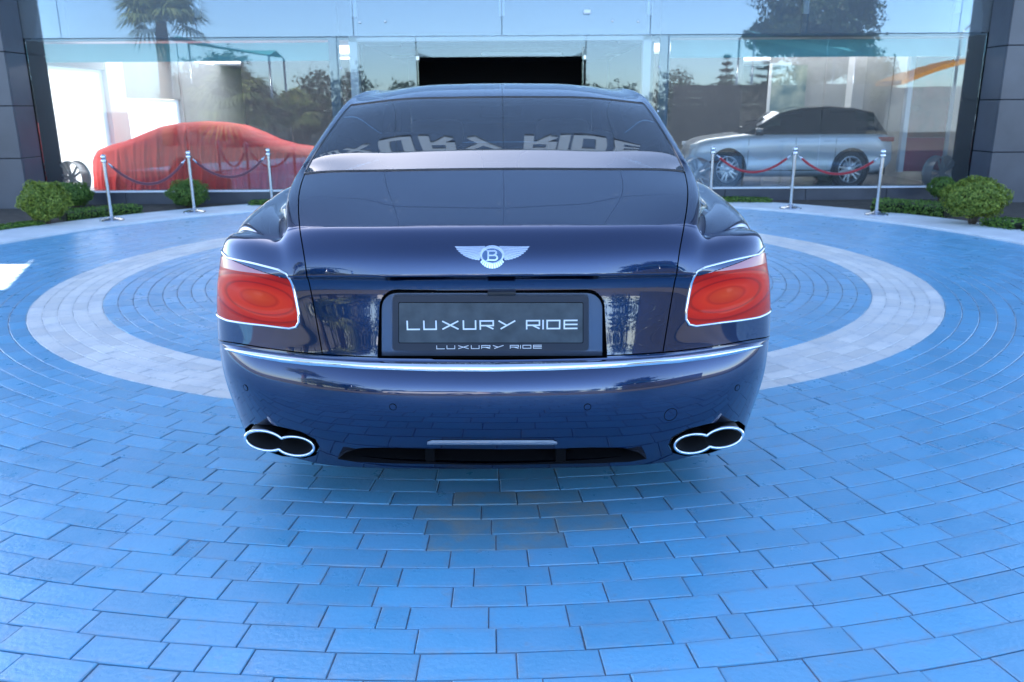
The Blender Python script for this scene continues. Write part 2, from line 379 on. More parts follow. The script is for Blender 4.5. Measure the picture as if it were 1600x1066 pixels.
# upper storeys: spandrel panes before a pale lining wall; an added gap at upper left lets the sun patch through
UX = [-8.4, -6.6, -4.6, -2.3, -.12, 2.06, 4.36, 6.6, 8.4]
UZ = [ZT+.012, 4.0, 5.2, 7.3, 9.4, H-.25]
for i in range(len(UX)-1):
    for j in range(len(UZ)-1):
        if i == 0 and j == 1: continue
        zb = UZ[j+1]-.008
        bx('glass_pane', (UX[i]+.005, YF-.002+.002*(i % 2), UZ[j]+.004), (UX[i+1]-.005, YF+.010+.002*(i % 2), zb), M['spandrel'] if j == 0 else M['mirrorglass'])
        bx('lining_panel', (UX[i]-.001*(j % 2), YF+.26, UZ[j]), (UX[i+1]-.012, YF+.40, UZ[j+1]), M['spanback'] if j == 0 else M['upback'])
bx('lining_panel', (-8.4, YF+.42, ZT), (8.4, YF+.46, 3.98), M['spanback'])
for z in UZ[1:-1]:
    bx('frame_rail', (-6.59, YF+.10, z-.06), (8.4, YF+.18, z+.06), M['frame'])
for x in UX[2:-1]:
    bx('frame_mullion', (x-.04, YF+.09, ZT+.3), (x+.04, YF+.155, H-.3), M['frame'])
for (xa, xb, za, zb) in ((-2.1, -.3, 4.25, 6.9), (.06, 1.9, 4.25, 6.9), (-4.4, -2.5, 4.25, 6.9), (2.25, 4.2, 4.25, 6.9)):
    mb = MB(); y0 = .19
    for (a, b, c, d_) in ((xa, xa+.12, za, zb), (xb-.12, xb, za, zb), (xa+.12, xb-.12, zb-.12, zb), (xa+.12, xb-.12, za, za+.12)): mb.box((a, y0, c), (b, y0+.05, d_))
    mb.build('inner_frame', M['frame'], bld)
bx('parapet', (-8.7, YF-.06, H-.24), (8.7, YF+.5, H-.14), M['frame'], bev=.01)
bx('roof_slab', (-8.6, YF+.47, H-.5), (8.6, YF+3.2, H-.26), M['greywall'])
for s in (-1, 1): bx('side_wall', (s*8.55-.12, YF+.5, 2.9 if s > 0 else 5.25), (s*8.55+.12, YF+3.2, H-.5), M['greywall'])
bx('back_wall', (-5.6, YF+3.0, 5.25), (8.4, YF+3.2, H-.5), M['greywall'])
# round point fixings of the glazing
def fixing(x, z, r=.018):
    mb = MB(); mb.lathe([(0, -.022), (r*.7, -.02), (r, -.012), (r, 0.0)], 12, 0, (x, -.0005, z), 'y'); mb.build('point_fixing', M['brushed'], bld, 30)
for (px, py) in ((562, 35), (602, 34), (957, 33), (997, 34), (533, 107), (1030, 105), (1028, 174)):
    p = at(px, py, YF); fixing(p.x, p.z)
for i in range(1, len(UX)-1):
    for z in UZ[1:-1]:
        for dx in (-.09, .09):
            for dz in (-.09, .09): fixing(UX[i]+dx, z+dz, .024)
mb = MB(); p = at(917, 19, YF); mb.box((p.x-.05, -.06, p.z-.028), (p.x+.05, -.0, p.z+.028), 0, .008); mb.build('sensor', M['frame'], bld)
# slate columns at both ends
def column(x0, x1, yf, name, side):
    c = bx(name, (x0+.02, yf+.03, -.02), (x1-.02, YF+.6, H-.3), M['void'])
    z = 0; hs = .74; k = 0
    while z < H-.4:
        z1 = min(z+hs, H-.3)
        bx('cladding_panel', (x0, yf, z+.006), (x1, yf+.028, z1-.006), M['slate'], c, .003)
        xs = (x1-.018, x1+.006) if side < 0 else (x0-.006, x0+.018)
        bx('cladding_panel', (xs[0], yf+.032, z+.006), (xs[1], YF-.02, z1-.006), M['slate'], c, .003)
        z = z1
    return c
column(-9.6, -7.165, YF-.55, 'column', -1)
column(7.045, 9.6, YF-.55, 'column', 1)
# showroom interior
FZ = .10
bx('floor_slab', (-7.45, YF+.31, -.1), (8.5, YF+11, FZ), M['floor'])
bx('floor_slab', (-2.3, YF-.3, -.1), (2.05, YF+.029, .03), M['slate2'])
# ceiling with openings for added roof lights that brighten the showroom
for (xa, xb, ya, yb) in ((-7.45, 8.5, YF+.47, YF+2.5), (-7.45, 8.5, YF+5.4, YF+6.0), (-7.45, 8.5, YF+9.0, YF+11), (-2.6, 2.4, YF+2.5, YF+5.4), (-2.6, 2.4, YF+6.0, YF+9.0), (7.2, 8.5, YF+2.5, YF+5.4), (7.2, 8.5, YF+6.0, YF+9.0)):
    bx('ceiling_panel', (xa, ya, ZT+.06), (xb, yb, ZT+.20), M['dark'] if abs(xa+2.6) < .01 else M['whitewall'])
fr = bpy.data.materials.new('translucent sheet'); fr.use_nodes = True; nt = fr.node_tree; nt.nodes.remove(nt.nodes['Principled BSDF'])
tr = nt.nodes.new('ShaderNodeBsdfTranslucent'); tr.inputs[0].default_value = (.95, .95, .95, 1); nt.links.new(tr.outputs[0], nt.nodes['Material Output'].inputs[0])
for (xa, xb) in ((-7.44, -2.62), (2.42, 7.18)):
    for (ya, yb) in ((YF+2.52, YF+5.38), (YF+6.02, YF+8.98)): bx('added_roof_light', (xa, ya, ZT+.10), (xb, yb, ZT+.12), fr)
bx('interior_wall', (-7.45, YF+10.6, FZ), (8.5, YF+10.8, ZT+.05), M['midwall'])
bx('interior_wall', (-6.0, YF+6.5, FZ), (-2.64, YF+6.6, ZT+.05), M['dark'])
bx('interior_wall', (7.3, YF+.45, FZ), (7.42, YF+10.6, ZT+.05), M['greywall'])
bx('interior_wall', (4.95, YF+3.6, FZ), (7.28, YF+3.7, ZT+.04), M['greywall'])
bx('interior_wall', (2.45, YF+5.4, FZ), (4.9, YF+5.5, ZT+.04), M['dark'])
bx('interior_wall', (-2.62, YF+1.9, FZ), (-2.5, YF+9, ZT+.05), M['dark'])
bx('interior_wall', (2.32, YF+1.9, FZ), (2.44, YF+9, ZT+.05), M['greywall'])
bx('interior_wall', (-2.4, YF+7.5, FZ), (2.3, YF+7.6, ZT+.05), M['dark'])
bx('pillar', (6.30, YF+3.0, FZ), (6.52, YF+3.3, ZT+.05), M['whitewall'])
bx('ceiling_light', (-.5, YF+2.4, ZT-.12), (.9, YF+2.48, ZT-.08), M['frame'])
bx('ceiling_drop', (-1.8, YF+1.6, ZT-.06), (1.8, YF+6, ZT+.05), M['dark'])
# added translucent panels standing in for the bright left wall, sunlit from outside
bx('sunlit_wall_standin', (-7.38, YF+.35, FZ), (-7.36, YF+2.75, 2.10), fr)
bx('interior_wall', (-7.42, YF+.35, 2.104), (-7.30, YF+2.75, ZT+.05), M['greywall'])
bx('interior_wall', (-7.45, YF+2.754, FZ), (-7.28, YF+3.45, ZT+.05), M['whitewall'])
bx('sunlit_wall_standin', (-7.38, YF+3.454, FZ), (-7.36, YF+6.2, 1.62), fr)
bx('interior_wall', (-7.42, YF+3.454, 1.624), (-7.30, YF+6.2, ZT+.05), M['greywall'])
bx('interior_wall', (-7.45, YF+6.204, FZ), (-7.28, YF+10.6, ZT+.05), M['greywall'])
# teal band under the ceiling edge, standing in for the canopies' reflection
bx('teal_reflection_band', (-7.1, YF+.42, ZT-.30), (-2.75, YF+.44, ZT-.035), M['teal'])
bx('teal_reflection_band', (2.45, YF+.42, ZT-.29), (6.95, YF+.44, ZT-.035), M['teal'])

# ------------------------------------------------------------------ lettering made of strokes
GL = {'L': [[(0,1),(0,0),(1,0)]], 'U': [[(0,1),(0,0),(1,0),(1,1)]], 'X': [[(0,1),(1,0)], [(1,1),(0,0)]],
      'R': [[(0,0),(0,1),(1,1),(1,.42),(0,.42)], [(.45,.42),(1,0)]], 'Y': [[(0,1),(.50,.42)], [(1,1),(.12,0)]], 'I': [[(0,0),(0,1)]],
      'D': [[(0,0),(0,1),(1,1),(1,0),(0,0)]], 'E': [[(1,1),(0,1),(0,0),(1,0)], [(0,.5),(1,.5)]]}
LAY = [('L',288,367),('U',387,468),('X',497,600),('U',622,703),('R',722,808),('Y',832,938),('R',998,1083),('I',1097,1103),('D',1120,1203),('E',1222,1305)]
def letter_mesh(mb, ch, x0, x1, z0, z1, y0, y1, sw):
    """strokes with mitred overlaps; each stroke a thin box, stepped slightly so that no faces share a plane"""
    k = 0
    for line in GL[ch]:
        for (a, b) in zip(line[:-1], line[1:]):
            A = Vector((x0+sw/2+a[0]*(x1-x0-sw), z0+sw/2+a[1]*(z1-z0-sw))); B = Vector((x0+sw/2+b[0]*(x1-x0-sw), z0+sw/2+b[1]*(z1-z0-sw)))
            if ch == 'I': A.x = B.x = (x0+x1)/2
            d = (B-A).normalized(); nrm = Vector((-d.y, d.x))*sw/2; ex = d*sw/2
            if abs(d.x) > .05 and abs(d.y) > .05: ex = d*sw*.1
            e = (y1-y0)*.02*k; k += 1
            q = [A-ex-nrm, B+ex-nrm, B+ex+nrm, A-ex+nrm]
            mb.prism([(p.x, y0+e, p.y) for p in q], (0, y1-y0-e, 0))
def text_mb(width, height, y0, y1, xc=0, z0=0, sw=.13):
    res = []
    for ch, a, b in LAY:
        mb = MB(); s = width/1017.0; letter_mesh(mb, ch, xc+(a-796.5)*s, xc+(b-796.5)*s, z0, z0+height, y0, y1, height*sw); res.append((ch, mb))
    return res
sign = tag(empty('facade_sign', (-1.25, YF, 0)), 'large white letter sign across the top of the showroom facade', 'sign')
for ch, mb in text_mb(7.9, 1.15, -.07, -.012, 0, 9.95, .17): mb.build('letter', M['whitewall'], sign)

# ================================================================== FOLIAGE
def leaf_mesh(name, pos, nor, size, mats, parent=None, shade=None, aspect=.55):
    """pos (n,3), nor (n,3), size (n): one folded leaf (two tris pairs) each"""
    n = len(pos); nor = nor/np.maximum(np.linalg.norm(nor, axis=1, keepdims=True), 1e-6)
    rnd = RNG.normal(size=(n, 3)); t = np.cross(nor, rnd); t /= np.maximum(np.linalg.norm(t, axis=1, keepdims=True), 1e-6); b = np.cross(nor, t)
    s = size[:, None]
    v = np.stack([pos-t*s*.5, pos+b*s*aspect*.5+nor*s*.12, pos+t*s*.5, pos-b*s*aspect*.5+nor*s*.12], 1).reshape(-1, 3)
    i = np.arange(n)*4; f = np.stack([i, i+1, i+2, i+3], 1)
    me = bpy.data.meshes.new(name); me.vertices.add(len(v)); me.vertices.foreach_set('co', v.ravel())
    me.loops.add(4*n); me.loops.foreach_set('vertex_index', f.ravel().astype(np.int32)); me.polygons.add(n); me.polygons.foreach_set('loop_start', (np.arange(n)*4).astype(np.int32))
    me.update(); me.validate()
    sh = np.repeat(RNG.random(n) if shade is None else shade, 4); me.attributes.new('shade', 'FLOAT', 'POINT').data.foreach_set('value', sh)
    return link(name, me, parent, mats)
M['leaf_box'] = leafmat('box hedge leaf', (.05, .12, .025), (.22, .36, .06))
M['leaf_yel'] = leafmat('golden shrub leaf', (.09, .17, .02), (.42, .48, .08))
M['leaf_low'] = leafmat('ground cover leaf', (.05, .13, .02), (.22, .36, .05))
M['leaf_tree'] = leafmat('tree leaf', (.012, .03, .012), (.06, .10, .03))
M['leaf_dry'] = leafmat('dusty tree leaf', (.05, .06, .02), (.20, .18, .06))
M['leaf_palm'] = leafmat('palm frond', (.10, .15, .04), (.46, .46, .17))
M['bark'] = mat('bark', (.11, .08, .055), .95, var=.3, vscale=14, bump=.8, bscale=30)
M['palmbark'] = mat('palm trunk', (.24, .17, .11), .95, var=.3, vscale=10, bump=.8, bscale=22)
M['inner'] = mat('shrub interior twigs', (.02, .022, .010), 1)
def shell_points(n, c, rx, ry, rz, inner=.55, lump=.16, kz=.0):
    d = RNG.normal(size=(n, 3)); d /= np.linalg.norm(d, axis=1, keepdims=True)
    ph = RNG.random(6)*6.28
    l = 1+lump*(np.sin(d[:, 0]*5+ph[0])*np.sin(d[:, 2]*6+ph[1])+.7*np.sin(d[:, 1]*7+ph[2]+d[:, 0]*3)+.5*np.sin(d[:, 2]*13+ph[3])*np.sin(d[:, 0]*11+ph[4]))
    rr = (inner+(1-inner)*RNG.random(n)**.45)*l
    p = d*rr[:, None]*np.array([rx, ry, rz])+np.array(c)
    return p, d+RNG.normal(size=(n, 3))*.55
def bush(name, loc, rx, ry, rz, n, size, m, label, group=None, flat_bottom=True, stem=.25):
    e = tag(empty(name, loc), label, 'shrub', group)
    p, nr = shell_points(int(n*1.5), (0, 0, rz+stem*rz), rx, ry, rz, .62, .11); size = size*.95; k = p[:, 2] > .03; p = p[k]; nr = nr[k]
    leaf_mesh('foliage', p, nr, size*(.6+.8*RNG.random(len(p))), m, e)
    mb = MB()
    for _ in range(6):
        a = random.random()*6.28; rr = random.uniform(.2, .6)
        mb.tube([(0.02*math.cos(a), .02*math.sin(a), -.02), (rx*rr*.4*math.cos(a), ry*rr*.4*math.sin(a), rz*.6), (rx*rr*math.cos(a), ry*rr*math.sin(a), rz*1.5)], [.016, .011, .004], 6)
    mb.build('stem', M['bark'], e, True)
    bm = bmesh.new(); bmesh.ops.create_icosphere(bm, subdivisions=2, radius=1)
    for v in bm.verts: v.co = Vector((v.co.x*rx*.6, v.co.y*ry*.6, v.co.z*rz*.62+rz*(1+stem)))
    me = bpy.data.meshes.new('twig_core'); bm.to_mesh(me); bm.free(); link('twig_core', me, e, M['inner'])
    return e
def hedge(name, pts, w, h, dens, size, m, label, z=.012):
    """a low clipped strip along a polyline"""
    e = tag(empty(name, (0, 0, 0)), label, 'hedge'); P = []; N = []; core = MB()
    for (a, b) in zip(pts[:-1], pts[1:]):
        a = Vector(a); b = Vector(b); L = (b-a).length; t = (b-a)/L; q = Vector((-t.y, t.x)); n = int(dens*L)
        u = RNG.random(n)*L; g = RNG.random(n)*2*math.pi
        cx = np.clip(np.cos(g)*1.35, -1, 1)*w/2*(.75+.3*RNG.random(n)); cz = h/2+np.clip(np.sin(g)*1.35, -1, 1)*h/2*(.78+.3*RNG.random(n)+.12*np.sin(u*7))
        P.append(np.stack([a.x+t.x*u+q.x*cx, a.y+t.y*u+q.y*cx, z+np.maximum(cz, .01)], 1)); N.append(np.stack([q.x*np.cos(g), q.y*np.cos(g), np.sin(g)], 1)+RNG.normal(size=(n, 3))*.6)
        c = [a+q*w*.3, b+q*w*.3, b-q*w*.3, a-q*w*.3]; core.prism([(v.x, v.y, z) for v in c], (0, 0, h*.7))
    P = np.concatenate(P); N = np.concatenate(N)
    leaf_mesh('foliage', P, N, size*(.6+.8*RNG.random(len(P))), m, e); core.build('twig_core', M['inner'], e)
    return e
def g2(px, py, z=.012): p = ground(px, py, z); return (p.x, p.y)
p = ground(75, 352, .012); bush('round_shrub', p, .30, .28, .25, 5200, .032, M['leaf_yel'], 'golden green round shrub in front of the left slate column')
p = at(118, 312, 12.45); bush('round_shrub', (p.x, 12.45, .012), .26, .22, .18, 3000, .03, M['leaf_box'], 'smaller dark shrub right behind the golden one at left', stem=.15)
p = at(296, 325, 12.45); bush('ball_shrub', (p.x, 12.45, .012), .30, .27, .205, 5000, .024, M['leaf_box'], 'clipped ball shaped shrub before the red covered car', stem=.05)
p = ground(1518, 352, .012); bush('round_shrub', p, .37, .34, .235, 6500, .034, M['leaf_yel'], 'large golden green shrub by the right slate column', stem=.42)
p = at(1470, 302, 12.5); bush('round_shrub', (p.x, 12.5, .012), .20, .18, .16, 1800, .03, M['leaf_box'], 'small dark shrub behind the hedge under the display wheel at right', stem=.4)
def ring_pts(r, a0, a1, n): return [(CX+r*math.cos(rad(a0+(a1-a0)*k/n)), CY+r*math.sin(rad(a0+(a1-a0)*k/n))) for k in range(n+1)]
hedge('box_hedge', [g2(100, 345), g2(160, 339), g2(215, 333)], .30, .13, 2600, .03, M['leaf_box'], 'low clipped hedge between the shrubs at left of the forecourt')
hedge('ground_cover', [g2(-60, 368), g2(10, 358), g2(60, 352)], .30, .05, 2000, .03, M['leaf_low'], 'bright green ground cover in the left corner of the bed')
hedge('ground_cover', [(-3.95, 12.68), (-3.3, 12.72), (-2.75, 12.75)], .3, .07, 1600, .03, M['leaf_low'], 'thin green strip along the plinth right of the ball shrub')
hedge('box_hedge', [g2(1362, 331), g2(1420, 334), g2(1480, 340)], .32, .17, 3000, .03, M['leaf_box'], 'clipped dark hedge behind the rightmost rope post')
hedge('ground_cover', [(2.5, 12.70), (3.2, 12.70), (3.9, 12.62)], .34, .07, 1700, .03, M['leaf_low'], 'thin green strip along the plinth below the silver car')
hedge('ground_cover', [g2(1548, 353), g2(1600, 360), g2(1680, 366)], .42, .10, 2400, .032, M['leaf_low'], 'bright green ground cover in the right corner of the bed')

# trees and street behind the viewer, seen as reflections
def frond_fan(mb, base, d, L, seg=22, droop=.35, w=.10):
    """fan palm leaf: petiole and many narrow leaflets"""
    d = Vector(d).normalized(); side = d.cross(Vector((0, 0, 1))).normalized(); up = side.cross(d)
    tip = Vector(base)+d*L*.45; mb.add([Vector(base)-side*.018, Vector(base)+side*.018, tip+side*.012, tip-side*.012], [(0, 1, 2, 3)])
    for k in range(seg):
        a = (k/(seg-1)-.5)*rad(250); v = (d*math.cos(a)+side*math.sin(a)).normalized(); l = L*.62*(1-.25*abs(k/(seg-1)-.5)*2)*random.uniform(.85, 1.05)
        m_ = tip+v*l*.55+up*.05*L; e = tip+v*l+Vector((0, 0, -droop*l*random.uniform(.5, 1.1))); q = v.cross(up).normalized()*w*.5
        mb.add([tip, m_-q, e, m_+q], [(0, 1, 2, 3)])
def shade_attr(o):
    me = o.data; sh = []
    for pl_ in me.polygons: pass
    n = len(me.vertices); me.attributes.new('shade', 'FLOAT', 'POINT').data.foreach_set('value', RNG.random(n))
def palm(loc, h, R_, nf, label, lean=.0, tr=.22):
    e = tag(empty('fan_palm', loc), label, 'palm tree', 'trees across the road')
    mb = MB(); pts = [(lean*t*t, 0, h*t) for t in (0, .2, .4, .6, .8, 1)]; mb.tube(pts, [tr*1.3, tr, tr*.95, tr*.9, tr*.95, tr*.7], 12); mb.build('trunk', M['palmbark'], e, True)
    mb = MB()
    for k in range(nf):
        a = random.random()*6.28; el = random.uniform(-.5, 1.35); frond_fan(mb, (lean, 0, h), (math.cos(a)*math.cos(el), math.sin(a)*math.cos(el), math.sin(el)), R_*random.uniform(.8, 1.05))
    o = mb.build('crown', M['leaf_palm'], e); shade_attr(o); return e
def tree(loc, h, crowns, n, size, m, label, tr=.16):
    e = tag(empty('broadleaf_tree', loc), label, 'tree', 'trees across the road')
    mb = MB(); mb.tube([(0, 0, -.05), (.05, 0, h*.3), (-.03, .04, h*.6), (0, 0, h*.85)], [tr*1.3, tr, tr*.8, tr*.4], 10)
    P = []; N = []
    for (c, rx, ry, rz) in crowns:
        mb.tube([(0, 0, h*.45), ((c[0])*.5, c[1]*.5, (h*.45+c[2])*.5), c], [tr*.5, tr*.35, tr*.1], 6)
        p, nr = shell_points(int(n*rx*rz), c, rx, ry, rz, .3, .3); P.append(p); N.append(nr)
    mb.build('trunk', M['bark'], e, True); P = np.concatenate(P); N = np.concatenate(N)
    leaf_mesh('crown', P, N, size*(.6+.8*RNG.random(len(P))), m, e); return e
palm((-13.9, -9, 0), 4.75, 2.3, 46, 'tall fan palm with rough brown trunk', .15, .27)
palm((-10.9, -8.0, 0), 1.5, 2.1, 60, 'short bushy fan palm beside the tall palm')
palm((-9.0, -10.2, 0), 1.2, 1.35, 26, 'smallest fan palm right of the short one')
tree((-13.6, -14.5, 0), 3.2, [((0, 0, 2.5), 1.7, 1.5, 1.1), ((1.1, .2, 1.6), 1.2, 1.2, .9), ((-1.0, 0, 1.7), 1.2, 1.2, .9), ((.4, .1, 3.3), 1.0, 1, .7)], 2200, .17, M['leaf_tree'], 'dark broadleaf tree behind the fan palms')
tree((-9.3, -13, 0), 1.7, [((0, 0, 1.35), 1.2, 1.1, .8), ((.6, 0, .8), .9, .9, .7)], 2000, .14, M['leaf_dry'], 'dusty olive bush right of the palms')
tree((17.2, -24, 0), 7, [((0, 0, 6.2), 3.2, 2.6, 2.0), ((1.4, .3, 8.2), 2.5, 2.3, 2.0), ((-1.6, 0, 5.2), 1.9, 1.8, 1.2), ((1.7, 0, 4.4), 1.7, 1.5, 1.2), ((.2, 0, 3.4), 1.3, 1.3, 1.0)], 1500, .26, M['leaf_tree'], 'big dark tree across the road at right', .3)
tree((20.6, -24, 0), 3.4, [((0, 0, 3.1), 1.6, 1.4, 1.3), ((.3, 0, 1.8), 1.3, 1.2, 1.0)], 1500, .2, M['leaf_dry'], 'yellow green tree right of the big dark one')
P_ = []; N_ = []
for k in range(16):
    x = -19+k*2.6+random.uniform(-.6, .6); hh = random.uniform(2.0, 3.2); yb = -22-random.uniform(0, 4)
    for (c, rx, rz) in (((x, yb, hh*.8), 1.1, hh*.4), ((x+random.uniform(-.8, .8), yb, hh*.45), 1.4, hh*.45)):
        p, nr = shell_points(900, c, rx, rx, rz, .3, .3); P_.append(p); N_.append(nr)
P_ = np.concatenate(P_); N_ = np.concatenate(N_)
tag(leaf_mesh('tree_belt', P_, N_, .2*(.6+.8*RNG.random(len(P_))), M['leaf_tree']), 'low dark belt of trees across the road', 'trees', kind='stuff')
def conifer(loc, h, r, label):
    e = tag(empty('araucaria_tree', loc), label, 'tree', 'trees across the road'); mb = MB(); mb.tube([(0, 0, -.05), (0, 0, h)], [.12, .02], 8); mb.build('trunk', M['bark'], e, True)
    P = []; N = []
    for k in range(9):
        z = h*(.25+.72*k/8); rr = r*(1-k/9.5)
        for j in range(7):
            a = j*.9+k*.4
            for t in np.linspace(.15, 1, 14):
                for _ in range(5): P.append((math.cos(a)*rr*t+random.gauss(0, .06), math.sin(a)*rr*t+random.gauss(0, .06), z+.12*rr*t*t+random.gauss(0, .05))); N.append((random.gauss(0, .4), random.gauss(0, .4), 1))
    leaf_mesh('crown', np.array(P), np.array(N, float), .12*(.6+.8*RNG.random(len(P))), M['leaf_tree'], e)
conifer((13.6, -29, 0), 4.5, 1.1, 'small layered conifer left of the big tree')
conifer((16.4, -29.5, 0), 5.2, 1.9, 'wider layered conifer close to the big tree')
# dark boarded boundary wall behind, right
bw = tag(empty('boundary_wall', (10, -8.3, 0)), 'dark boarded wall with a patch of perforated blocks', 'wall')
M['blockgrey'] = mat('dusty concrete block', (.09, .088, .085), .9, var=.2, vscale=5)
M['board'] = mat('dark stained board', (.035, .036, .04), .8, var=.25, vscale=3)
for k in range(9):
    mb = MB(); mb.box((-3.6, 0, .02+k*.245), (4.2, .08, .255+k*.245), 0, .004); mb.build('board', M['board'], bw)
for k in range(6):
    for j in range(5):
        if (k+j) % 2: mb = MB(); mb.box((-.9+k*.24, .085, .85+j*.24), (-.68+k*.24, .13, 1.07+j*.24), 0, .004); mb.build('block', M['blockgrey'], bw)
# teal shade canopies
def canopy(loc, w, d, z0, z1, label):
    e = tag(empty('shade_canopy', loc), label, 'canopy', 'teal canopies across the road'); mb = MB(); n = 8; vs = []; fs = []
    for i in range(n+1):
        for j in range(n+1):
            u, v = i/n, j/n; sag = .18*math.sin(math.pi*u)*math.sin(math.pi*v)
            vs.append((-w/2+w*u, -d/2+d*v, z1+(z0-z1)*u-sag+.25*(abs(v-.5)*-2+1)))
    for i in range(n):
        for j in range(n): k = i*(n+1)+j; fs.append((k, k+1, k+n+2, k+n+1))
    mb.add(vs, fs); mb.build('fabric', M['teal'], e, True)
    for (a, b) in ((-w/2, -d/2), (w/2, -d/2), (-w/2, d/2), (w/2, d/2)):
        q = MB(); q.tube([(a, b, 0), (a, b, z1 if a < 0 else z0)], .05, 8); q.build('post', M['brushed'], e, True)
canopy((13.2, -14.6, 0), 4.6, 2.6, 3.7, 4.5, 'teal fabric canopy in front of the big dark tree')
canopy((-12.2, -12.0, 0), 4.2, 2.4, 3.6, 4.2, 'teal fabric canopy behind the tall palm')
sp_ = tag(empty('street_lamp', (23.0, -19, 0)), 'single arm street lamp across the road', 'street lamp')
mb = MB(); mb.tube([(0, 0, 0), (0, 0, 4.9), (.3, 0, 5.2), (1.5, 0, 6.0)], [.08, .06, .05, .04], 10); mb.build('pole', M['brushed'], sp_, True)
mb = MB(); mb.box((1.4, -.1, 5.95), (2.0, .1, 6.12), 0, .04); mb.build('lamp_head', M['greywall'], sp_)
ko = tag(empty('kiosk', (23.5, -20, 0)), 'kiosk with a curved orange roof across the road', 'kiosk')
M['orange'] = mat('orange roof sheet', (.75, .30, .03), .5)
mb = MB(); vs = []; fs = []
for i in range(17):
    u = i/16; z = 2.4+1.2*math.sin(u*math.pi*.7)
    vs += [(-3.5+7*u, -1.5, z), (-3.5+7*u, 1.5, z), (-3.5+7*u, 1.5, z+.22), (-3.5+7*u, -1.5, z+.22)]
for i in range(16):
    for k in range(4): fs.append((i*4+k, i*4+(k+1) % 4, i*4+4+(k+1) % 4, i*4+4+k))
mb.add(vs, fs); mb.build('roof', M['orange'], ko, 30)
mb = MB(); mb.box((-3, -1.2, 0), (3, 1.2, 2.3)); mb.build('body', M['greywall'], ko)

# ================================================================== ROPE POSTS
def stanchion(loc, label):
    e = tag(empty('rope_post', loc), label, 'stanchion', 'rope posts along the kerb'); z0 = 0
    mb = MB(); mb.lathe([(0, 0), (.145, 0), (.15, .006), (.147, .014), (.10, .030), (.04, .042), (.03, .055)], 32); mb.build('base', M['brushed'], e, 35)
    mb = MB(); mb.lathe([(.022, .045), (.022, .745), (.0, .745)], 20); mb.build('pole', M['brushed'], e, 35)
    mb = MB(); mb.lathe([(.0, .74), (.034, .742), (.036, .75), (.036, .775), (.030, .785)], 20); mb.build('collar', M['brushed'], e, 35)
    mb = MB(); mb.lathe([(.012, .78)]+[(.034*math.cos(t), .812+.034*math.sin(t)) for t in np.linspace(-1.2, 1.57, 9)], 20); mb.build('ball', M['chrome'], e, 60); return e
posts = []
for (px, py), lab in (((175, 345), 'leftmost steel rope post with a ball top, beside the left hedge'), ((304, 332), 'steel rope post in front of the ball shaped shrub'), ((426, 324), 'steel rope post closest to the left side of the blue car'),
                      ((1109, 323), 'steel rope post partly behind the right rear fender of the blue car'), ((1235, 326), 'steel rope post below the middle of the silver car'), ((1369, 336), 'rightmost steel rope post at the end of the dark hedge')):
    p = ground(px, py, .028); posts.append(p); stanchion(p, lab)
def rope(a, b, sag, m, label):
    a = Vector((a.x, a.y, .76)); b = Vector((b.x, b.y, .76)); d = (b-a).normalized(); a = a+d*.05; b = b-d*.05
    e = tag(empty('barrier_rope', (a+b)/2*0), label, 'rope', 'ropes between the posts'); mb = MB(); pts = [a.lerp(b, t)+Vector((0, 0, -sag*4*t*(1-t))) for t in np.linspace(.05, .95, 22)]
    mb.tube(pts, .017, 10); mb.build('rope', m, e, True)
    mb = MB()
    for (q, r_) in ((a, pts[0]), (b, pts[-1])): mb.tube([q, q.lerp(r_, .5), r_], [.008, .012, .019], 8)
    mb.build('hook', M['brushed'], e, True)
rope(posts[0], posts[1], .30, M['oldrope'], 'maroon rope hanging between the two posts farthest left')
rope(posts[1], posts[2], .27, M['oldrope'], 'maroon rope from the ball shrub post toward the blue car')
rope(posts[3], posts[4], .24, M['redrope'], 'red rope hanging before the front half of the silver car')
rope(posts[4], posts[5], .23, M['redrope'], 'red rope hanging before the rear wheel of the silver car')

# ================================================================== WHEELS
def wheel_mesh(name, R_, rr, w, alloy, tyre, parent=None, spokes=7, double=True):
    """wheel with axis along x, outer face toward -x"""
    e = empty(name, (0, 0, 0), 0, parent)
    if tyre:
        mb = MB(); mb.lathe([(rr*.98, -w*.36), (rr*1.03, -w*.46), (R_*.93, -w*.5), (R_*.985, -w*.42), (R_, -w*.25), (R_, w*.25), (R_*.985, w*.42), (R_*.93, w*.5), (rr, w*.45)], 48, 0, (0, 0, 0), 'x'); mb.build('tyre', M['rubber'], e, 40)
    mb = MB(); mb.lathe([(rr*.985, -w*.36), (rr*1.0, -w*.46), (rr*.965, -w*.47), (rr*.93, -w*.40), (rr*.90, w*.1), (rr*.90, w*.42), (rr*.98, w*.44)], 48, 0, (0, 0, 0), 'x')
    for k in range(spokes):
        a = 2*math.pi*k/spokes
        for off in ((-.13, .13) if double else (0,)):
            t = Vector((0, math.cos(a), math.sin(a))); q = Vector((0, -math.sin(a), math.cos(a))); c0 = t*rr*.16+q*off*rr*.35; c1 = t*rr*.93+q*off*rr*1.5
            wd = rr*.055
            mb.prism([c0-q*wd+Vector((-w*.33, 0, 0)), c0+q*wd+Vector((-w*.33, 0, 0)), c1+q*wd*.9+Vector((-w*.41, 0, 0)), c1-q*wd*.9+Vector((-w*.41, 0, 0))], (w*.12, 0, 0))
    mb.lathe([(0, -w*.38), (rr*.12, -w*.38), (rr*.22, -w*.34), (rr*.22, -w*.1), (0, -w*.1)], 24, 0, (0, 0, 0), 'x')
    mb.build('rim', alloy, e, 30)
    if tyre: mb = MB(); mb.lathe([(0, -w*.05), (rr*.62, -w*.05), (rr*.62, w*.02), (0, w*.02)], 32, 0, (0, 0, 0), 'x'); mb.build('brake_disc', M['brushed'] if tyre else M['void'], e, 30)
    return e
